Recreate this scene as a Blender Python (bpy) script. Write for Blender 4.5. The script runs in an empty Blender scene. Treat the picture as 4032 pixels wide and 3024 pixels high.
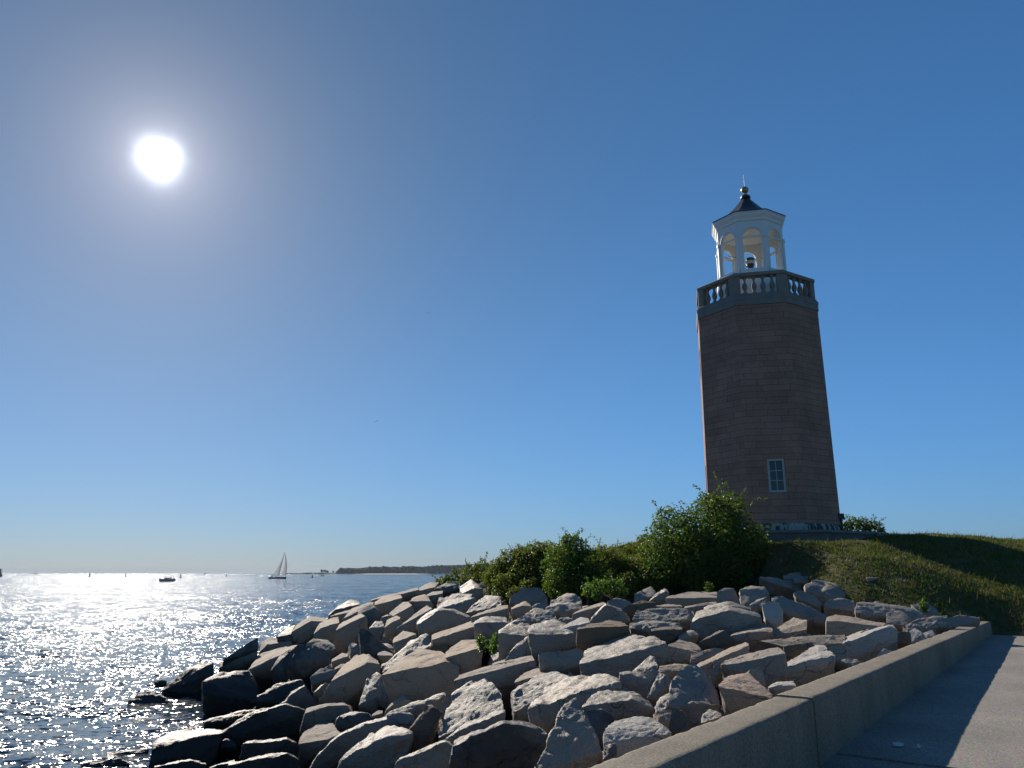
import bpy, bmesh, math, random
import numpy as np
from mathutils import Vector, Matrix

# ---------------------------------------------------------------- camera, sky, sun, exposure
S = bpy.context.scene
COL = S.collection
R = math.radians
EYE = 4.0                                   # camera height above the water (metres)
cam_d = bpy.data.cameras.new("camera"); cam = bpy.data.objects.new("camera", cam_d); COL.objects.link(cam)
cam_d.sensor_width = 36; cam_d.lens = 27.03; cam_d.clip_start = 0.1; cam_d.clip_end = 60000
PITCH = math.atan(408.5/1661)
cam.location = (0, 0, EYE); cam.rotation_euler = (math.pi/2+PITCH, 0, 0)
S.camera = cam

SUN_AZ, SUN_EL = R(-27.0), R(27.4)          # azimuth from +Y towards +X
SUN = Vector((math.sin(SUN_AZ)*math.cos(SUN_EL), math.cos(SUN_AZ)*math.cos(SUN_EL), math.sin(SUN_EL)))
S.view_settings.view_transform = 'Standard'; S.view_settings.look = 'None'
S.view_settings.exposure = 0.4; S.view_settings.gamma = 1.0
S.cycles.use_denoising = True
S.cycles.max_bounces = 6; S.cycles.diffuse_bounces = 3; S.cycles.transparent_max_bounces = 8
S.cycles.sample_clamp_indirect = 4.0; S.cycles.sample_clamp_direct = 45.0

world = bpy.data.worlds.new("World"); S.world = world; world.use_nodes = True
nt = world.node_tree; nt.nodes.clear()
def wn(t, **k):
    n = nt.nodes.new(t)
    for a, b in k.items(): setattr(n, a, b)
    return n
def wm(op, a, b=None):
    n = wn('ShaderNodeMath', operation=op)
    for i, v in enumerate((a, b)):
        if v is None: continue
        if isinstance(v, (int, float)): n.inputs[i].default_value = v
        else: nt.links.new(v, n.inputs[i])
    return n.outputs[0]
TINT = [math.log(v) for v in (.80, .96, 1.12)]
sky = wn('ShaderNodeTexSky', sky_type='NISHITA'); sky.sun_disc = False
sky.sun_elevation = SUN_EL; sky.sun_rotation = SUN_AZ; sky.altitude = 0
sky.air_density = 1.0; sky.dust_density = 0.35; sky.ozone_density = 2.2
# the sun itself and the glare of the air round it (part of the sky, far behind everything)
tc = wn('ShaderNodeTexCoord'); dot = wn('ShaderNodeVectorMath', operation='DOT_PRODUCT')
nrm = wn('ShaderNodeVectorMath', operation='NORMALIZE')
nt.links.new(tc.outputs['Generated'], nrm.inputs[0]); nt.links.new(nrm.outputs[0], dot.inputs[0]); dot.inputs[1].default_value = SUN
ang = wm('MULTIPLY', wm('ARCCOSINE', wm('MINIMUM', dot.outputs['Value'], 1.0)), 57.2958)
sepz = wn('ShaderNodeSeparateXYZ'); nt.links.new(nrm.outputs[0], sepz.inputs[0])
elev = wm('MAXIMUM', wm('MULTIPLY', wm('ARCSINE', sepz.outputs[2]), 57.2958), 0.0)
e1 = wm('EXPONENT', wm('DIVIDE', ang, -14.0)); e2 = wm('EXPONENT', wm('DIVIDE', ang, -45.0)); e3 = wm('EXPONENT', wm('DIVIDE', elev, -9.0))
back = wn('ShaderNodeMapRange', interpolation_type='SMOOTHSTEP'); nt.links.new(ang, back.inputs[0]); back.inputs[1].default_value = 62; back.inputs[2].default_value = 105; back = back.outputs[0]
ssep = wn('ShaderNodeSeparateColor'); nt.links.new(sky.outputs[0], ssep.inputs[0]); scmb = wn('ShaderNodeCombineColor')
SKYFIT = ((-.275, -.247, -.612, -.385), (.331, -.549, -.953, -.564), (.546, -.36, -1.168, -.230))   # clear dry sea air: bluer, and less glare towards the sun and the horizon
for ch, (k0, k1, k2, k3) in enumerate(SKYFIT):
    ex = wm('ADD', wm('ADD', wm('MULTIPLY', e1, k1), wm('MULTIPLY', e2, k2)), wm('ADD', wm('MULTIPLY', e3, k3), k0+TINT[ch]))
    ex = wm('ADD', ex, wm('MULTIPLY', back, (-.26, -.30, -.44)[ch]))  # unseen sky behind the camera dimmed and made less blue, to deepen the shade
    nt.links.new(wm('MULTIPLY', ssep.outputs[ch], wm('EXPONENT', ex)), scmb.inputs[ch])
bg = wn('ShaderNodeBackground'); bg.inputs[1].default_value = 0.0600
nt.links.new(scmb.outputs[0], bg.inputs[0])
rag = wn('ShaderNodeTexNoise'); nt.links.new(nrm.outputs[0], rag.inputs['Vector']); rag.inputs['Scale'].default_value = 26.0; rag.inputs['Detail'].default_value = 2.0
angr = wm('MULTIPLY', ang, wm('ADD', wm('MULTIPLY', rag.outputs[0], .5), .75))
core = wm('MULTIPLY', wm('EXPONENT', wm('MULTIPLY', wm('POWER', wm('DIVIDE', angr, 0.85), 1.6), -1.0)), 3.2)
halo = wm('MULTIPLY', wm('EXPONENT', wm('DIVIDE', ang, -2.4)), 0.42)
wide = wm('MULTIPLY', wm('EXPONENT', wm('DIVIDE', ang, -6.5)), 0.085)
glow = wm('ADD', wm('ADD', core, halo), wide)
bg2 = wn('ShaderNodeBackground'); bg2.inputs[0].default_value = (0.95, 0.97, 1.0, 1)
nt.links.new(glow, bg2.inputs[1])
add = wn('ShaderNodeAddShader'); nt.links.new(bg.outputs[0], add.inputs[0]); nt.links.new(bg2.outputs[0], add.inputs[1])
wo = wn('ShaderNodeOutputWorld'); nt.links.new(add.outputs[0], wo.inputs[0])
world.cycles.sampling_method = 'AUTOMATIC'

sun_d = bpy.data.lights.new("sun", 'SUN'); sun_d.energy = 5.0; sun_d.angle = R(0.53); sun_d.color = (1.0, 0.90, 0.77)
sun = bpy.data.objects.new("sun", sun_d); COL.objects.link(sun)
sun.rotation_euler = (-SUN).to_track_quat('-Z', 'Y').to_euler()

# ---------------------------------------------------------------- helpers
def tag(o, label=None, cat=None, group=None, kind=None):
    if label: o['label'] = label
    if cat: o['category'] = cat
    if group: o['group'] = group
    if kind: o['kind'] = kind
    return o
def empty(name, loc=(0, 0, 0), label=None, cat=None, group=None, rz=0):
    o = bpy.data.objects.new(name, None); COL.objects.link(o); o.location = loc; o.rotation_euler = (0, 0, rz)
    o.empty_display_size = .2
    return tag(o, label, cat, group)
def link_mesh(name, me, mat=None, parent=None):
    o = bpy.data.objects.new(name, me); COL.objects.link(o)
    if mat:
        for m in (mat if isinstance(mat, (list, tuple)) else [mat]): me.materials.append(m)
    if parent: o.parent = parent
    return o
def np_mesh(name, V, Fc, smooth=False):
    """V (n,3); Fc (m,k) index array"""
    me = bpy.data.meshes.new(name); V = np.asarray(V, np.float32); Fc = np.asarray(Fc, np.int32)
    me.vertices.add(len(V)); me.vertices.foreach_set('co', V.ravel())
    k = Fc.shape[1]; me.loops.add(Fc.size); me.loops.foreach_set('vertex_index', Fc.ravel())
    me.polygons.add(len(Fc)); me.polygons.foreach_set('loop_start', np.arange(0, Fc.size, k, dtype=np.int32))
    me.polygons.foreach_set('loop_total', np.full(len(Fc), k, np.int32))
    me.polygons.foreach_set('use_smooth', np.full(len(Fc), smooth))
    me.update(calc_edges=True); me.validate(); return me
class MB:
    """collects boxes, prisms, lathes and tubes into one mesh"""
    def __init__(s): s.b = bmesh.new()
    def quad(s, pts):
        vs = [s.b.verts.new(p) for p in pts]; return s.b.faces.new(vs)
    def box(s, c, size, M=None):
        x, y, z = [v/2 for v in size]; P = [Vector((i*x, j*y, k*z)) for k in (-1, 1) for j in (-1, 1) for i in (-1, 1)]
        P = [(M @ p if M is not None else p)+Vector(c) for p in P]
        v = [s.b.verts.new(p) for p in P]
        for f in ((0, 2, 3, 1), (4, 5, 7, 6), (0, 1, 5, 4), (2, 6, 7, 3), (0, 4, 6, 2), (1, 3, 7, 5)): s.b.faces.new([v[i] for i in f])
        return s
    def rings(s, rings, cap0=True, cap1=True, closed=True):
        L = [[s.b.verts.new(p) for p in r] for r in rings]; n = len(L[0])
        for a, b in zip(L, L[1:]):
            for i in range(n if closed else n-1):
                j = (i+1) % n; s.b.faces.new((a[i], a[j], b[j], b[i]))
        if cap0: s.b.faces.new(L[0][::-1])
        if cap1: s.b.faces.new(L[-1])
        return s
    def lathe(s, prof, c=(0, 0, 0), n=16, a0=0.0):
        return s.rings([[(c[0]+r*math.cos(a0+2*math.pi*i/n), c[1]+r*math.sin(a0+2*math.pi*i/n), c[2]+z) for i in range(n)] for r, z in prof])
    def tube(s, pts, r, n=6):
        pts = [Vector(p) for p in pts]; rr = r if isinstance(r, (list, tuple)) else [r]*len(pts); rings = []
        for i, p in enumerate(pts):
            d = (pts[min(i+1, len(pts)-1)]-pts[max(i-1, 0)]).normalized(); a = d.orthogonal().normalized(); b = d.cross(a)
            if rings: # keep the frame from twisting
                a = (pa-d*pa.dot(d)).normalized(); b = d.cross(a)
            pa = a; rings.append([p+(a*math.cos(2*math.pi*k/n)+b*math.sin(2*math.pi*k/n))*rr[i] for k in range(n)])
        return s.rings(rings)
    def build(s, name, mat=None, parent=None, smooth=False, bevel=0):
        bmesh.ops.recalc_face_normals(s.b, faces=s.b.faces[:])
        if bevel: bmesh.ops.bevel(s.b, geom=s.b.edges[:], offset=bevel, segments=1, affect='EDGES', clamp_overlap=True)
        me = bpy.data.meshes.new(name); s.b.to_mesh(me); s.b.free()
        if smooth: me.polygons.foreach_set('use_smooth', [True]*len(me.polygons))
        return link_mesh(name, me, mat, parent)

# vectorised gradient noise (n,3)->(n,)
_rs = np.random.RandomState(7); _perm = _rs.permutation(512).astype(np.int64); _perm = np.r_[_perm, _perm]
_g = _rs.normal(size=(512, 3)); _g /= np.linalg.norm(_g, axis=1)[:, None]
def gnoise(p):
    p = np.asarray(p, float); i = np.floor(p).astype(np.int64); f = p-i; u = f*f*f*(f*(f*6-15)+10); i &= 511; out = 0
    for dx in (0, 1):
        for dy in (0, 1):
            for dz in (0, 1):
                h = _perm[(_perm[(_perm[(i[:, 0]+dx) & 511]+i[:, 1]+dy) & 511]+i[:, 2]+dz) & 511]; g = _g[h]
                d = f-np.array([dx, dy, dz]); w = (u[:, 0] if dx else 1-u[:, 0])*(u[:, 1] if dy else 1-u[:, 1])*(u[:, 2] if dz else 1-u[:, 2])
                out = out+w*(g*d).sum(1)
    return out*1.6
def fbm(p, oct=3, lac=2.1, gain=.5):
    a = 1; s = 0
    for k in range(oct): s = s+a*gnoise(p*(lac**k)+k*17.3); a *= gain
    return s

# ---------------------------------------------------------------- materials
def material(name):
    m = bpy.data.materials.new(name); m.use_nodes = True; t = m.node_tree; t.nodes.clear()
    out = t.nodes.new('ShaderNodeOutputMaterial'); b = t.nodes.new('ShaderNodeBsdfPrincipled'); t.links.new(b.outputs[0], out.inputs[0])
    return m, t, b, out
def nd(t, typ, ins=None, **k):
    n = t.nodes.new(typ)
    for a, v in k.items(): setattr(n, a, v)
    for key, v in (ins or {}).items():
        if isinstance(v, bpy.types.NodeSocket): t.links.new(v, n.inputs[key])
        else: n.inputs[key].default_value = v
    return n
def ramp(t, fac, stops, mode='LINEAR'):
    n = t.nodes.new('ShaderNodeValToRGB'); t.links.new(fac, n.inputs[0]); n.color_ramp.interpolation = mode
    e = n.color_ramp.elements
    while len(e) < len(stops): e.new(.5)
    for el, (p, c) in zip(e, stops): el.position = p; el.color = (*c, 1) if len(c) == 3 else c
    return n.outputs[0]
def mixc(t, f, a, b, mode='MIX'):
    n = t.nodes.new('ShaderNodeMix'); n.data_type = 'RGBA'; n.blend_type = mode
    for i, v in ((0, f), (6, a), (7, b)):
        if isinstance(v, bpy.types.NodeSocket): t.links.new(v, n.inputs[i])
        else: n.inputs[i].default_value = v if i == 0 else (*v, 1)
    return n.outputs[2]
def mth(t, op, a, b=0.0, clamp=False):
    n = t.nodes.new('ShaderNodeMath'); n.operation = op; n.use_clamp = clamp
    for i, v in enumerate((a, b)):
        if isinstance(v, bpy.types.NodeSocket): t.links.new(v, n.inputs[i])
        else: n.inputs[i].default_value = v
    return n.outputs[0]
def objcoord(t):
    return t.nodes.new('ShaderNodeTexCoord').outputs['Object']
def rock_mat(name, c1, c2, c3, rough=.85, spec=.35, stain=0.0, speck=.25):
    m, t, b, _ = material(name); co = objcoord(t)
    rnd = nd(t, 'ShaderNodeObjectInfo').outputs['Random']
    off = nd(t, 'ShaderNodeVectorMath', {0: co}, operation='ADD'); cmb = nd(t, 'ShaderNodeCombineXYZ', {0: mth(t, 'MULTIPLY', rnd, 91.0), 1: mth(t, 'MULTIPLY', rnd, 37.0)}); t.links.new(cmb.outputs[0], off.inputs[1]); p = off.outputs[0]
    big = nd(t, 'ShaderNodeTexNoise', {'Vector': p, 'Scale': 2.2, 'Detail': 5.0, 'Roughness': .6}).outputs[0]
    fine = nd(t, 'ShaderNodeTexNoise', {'Vector': p, 'Scale': 28.0, 'Detail': 4.0, 'Roughness': .65}).outputs[0]
    grain = nd(t, 'ShaderNodeTexNoise', {'Vector': p, 'Scale': 120.0, 'Detail': 2.0}).outputs[0]
    col = mixc(t, ramp(t, big, [(.35, (0, 0, 0)), (.65, (1, 1, 1))]), c1, c2)
    col = mixc(t, mth(t, 'MULTIPLY', ramp(t, fine, [(.52, (0, 0, 0)), (.72, (1, 1, 1))]), .6), col, c3)
    hue = nd(t, 'ShaderNodeHueSaturation', {'Color': col, 'Value': mth(t, 'ADD', mth(t, 'MULTIPLY', rnd, .28), .86), 'Saturation': mth(t, 'ADD', mth(t, 'MULTIPLY', rnd, .5), .7)})
    col = hue.outputs[0]
    col = mixc(t, 1.0, col, ramp(t, grain, [(.30, (.62, .62, .62)), (.5, (1, 1, 1)), (.72, (1.22, 1.2, 1.18))]), 'MULTIPLY')
    wob = nd(t, 'ShaderNodeVectorMath', {0: p, 1: nd(t, 'ShaderNodeVectorMath', {0: nd(t, 'ShaderNodeTexNoise', {'Vector': p, 'Scale': 3.0, 'Detail': 4.0}).outputs['Color'], 1: (.5, .5, .5)}, operation='MULTIPLY').outputs[0]}, operation='ADD').outputs[0]
    crk = nd(t, 'ShaderNodeTexVoronoi', {'Vector': wob, 'Scale': 1.7}, feature='DISTANCE_TO_EDGE').outputs['Distance']; crm = mth(t, 'MULTIPLY', ramp(t, crk, [(.0, (1, 1, 1)), (.014, (0, 0, 0))]), ramp(t, big, [(.45, (0, 0, 0)), (.6, (1, 1, 1))]))
    col = mixc(t, mth(t, 'MULTIPLY', crm, .65), col, (.05, .045, .04))
    if stain:
        st = nd(t, 'ShaderNodeTexNoise', {'Vector': p, 'Scale': 1.3, 'Detail': 6.0, 'Roughness': .62}).outputs[0]
        col = mixc(t, mth(t, 'MULTIPLY', ramp(t, st, [(.50, (0, 0, 0)), (.56, (1, 1, 1))]), stain), col, (.035, .035, .036))
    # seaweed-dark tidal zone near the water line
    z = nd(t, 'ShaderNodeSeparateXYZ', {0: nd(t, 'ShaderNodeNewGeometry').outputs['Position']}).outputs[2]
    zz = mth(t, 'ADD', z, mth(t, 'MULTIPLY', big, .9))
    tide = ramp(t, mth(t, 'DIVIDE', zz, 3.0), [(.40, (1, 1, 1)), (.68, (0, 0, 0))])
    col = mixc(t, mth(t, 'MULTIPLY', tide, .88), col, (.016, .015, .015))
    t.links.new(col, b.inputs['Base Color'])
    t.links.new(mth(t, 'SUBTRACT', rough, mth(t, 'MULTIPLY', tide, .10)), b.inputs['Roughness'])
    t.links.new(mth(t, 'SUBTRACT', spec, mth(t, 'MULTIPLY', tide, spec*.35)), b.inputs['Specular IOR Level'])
    strat = nd(t, 'ShaderNodeTexNoise', {'Vector': nd(t, 'ShaderNodeMapping', {'Vector': p, 'Scale': (3, 5, 16), 'Rotation': (.5, .3, .2)}).outputs[0], 'Scale': 1.6, 'Detail': 5.0, 'Roughness': .6}).outputs[0]
    h = mth(t, 'ADD', mth(t, 'MULTIPLY', strat, 1.0), mth(t, 'MULTIPLY', fine, .55)); h = mth(t, 'ADD', h, mth(t, 'MULTIPLY', grain, .16)); h = mth(t, 'SUBTRACT', h, mth(t, 'MULTIPLY', crm, .8))
    bp = nd(t, 'ShaderNodeBump', {'Height': h, 'Strength': .9, 'Distance': .024}); t.links.new(bp.outputs[0], b.inputs['Normal'])
    return m
def plain(name, c, rough=.6, noise=.15, scale=6, metal=0, bump=0, bscale=40, spec=.4):
    m, t, b, _ = material(name); co = objcoord(t)
    n = nd(t, 'ShaderNodeTexNoise', {'Vector': co, 'Scale': scale, 'Detail': 5.0, 'Roughness': .6}).outputs[0]
    col = mixc(t, n, tuple(max(0, v*(1-noise)) for v in c), tuple(v*(1+noise) for v in c)); t.links.new(col, b.inputs['Base Color'])
    b.inputs['Roughness'].default_value = rough; b.inputs['Metallic'].default_value = metal; b.inputs['Specular IOR Level'].default_value = spec
    if bump:
        f = nd(t, 'ShaderNodeTexNoise', {'Vector': co, 'Scale': bscale, 'Detail': 4.0}).outputs[0]
        bp = nd(t, 'ShaderNodeBump', {'Height': f, 'Strength': bump, 'Distance': .02}); t.links.new(bp.outputs[0], b.inputs['Normal'])
    return m

HAZE = .00005
WAVE = (.4, 1.1, 1.9)
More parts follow.
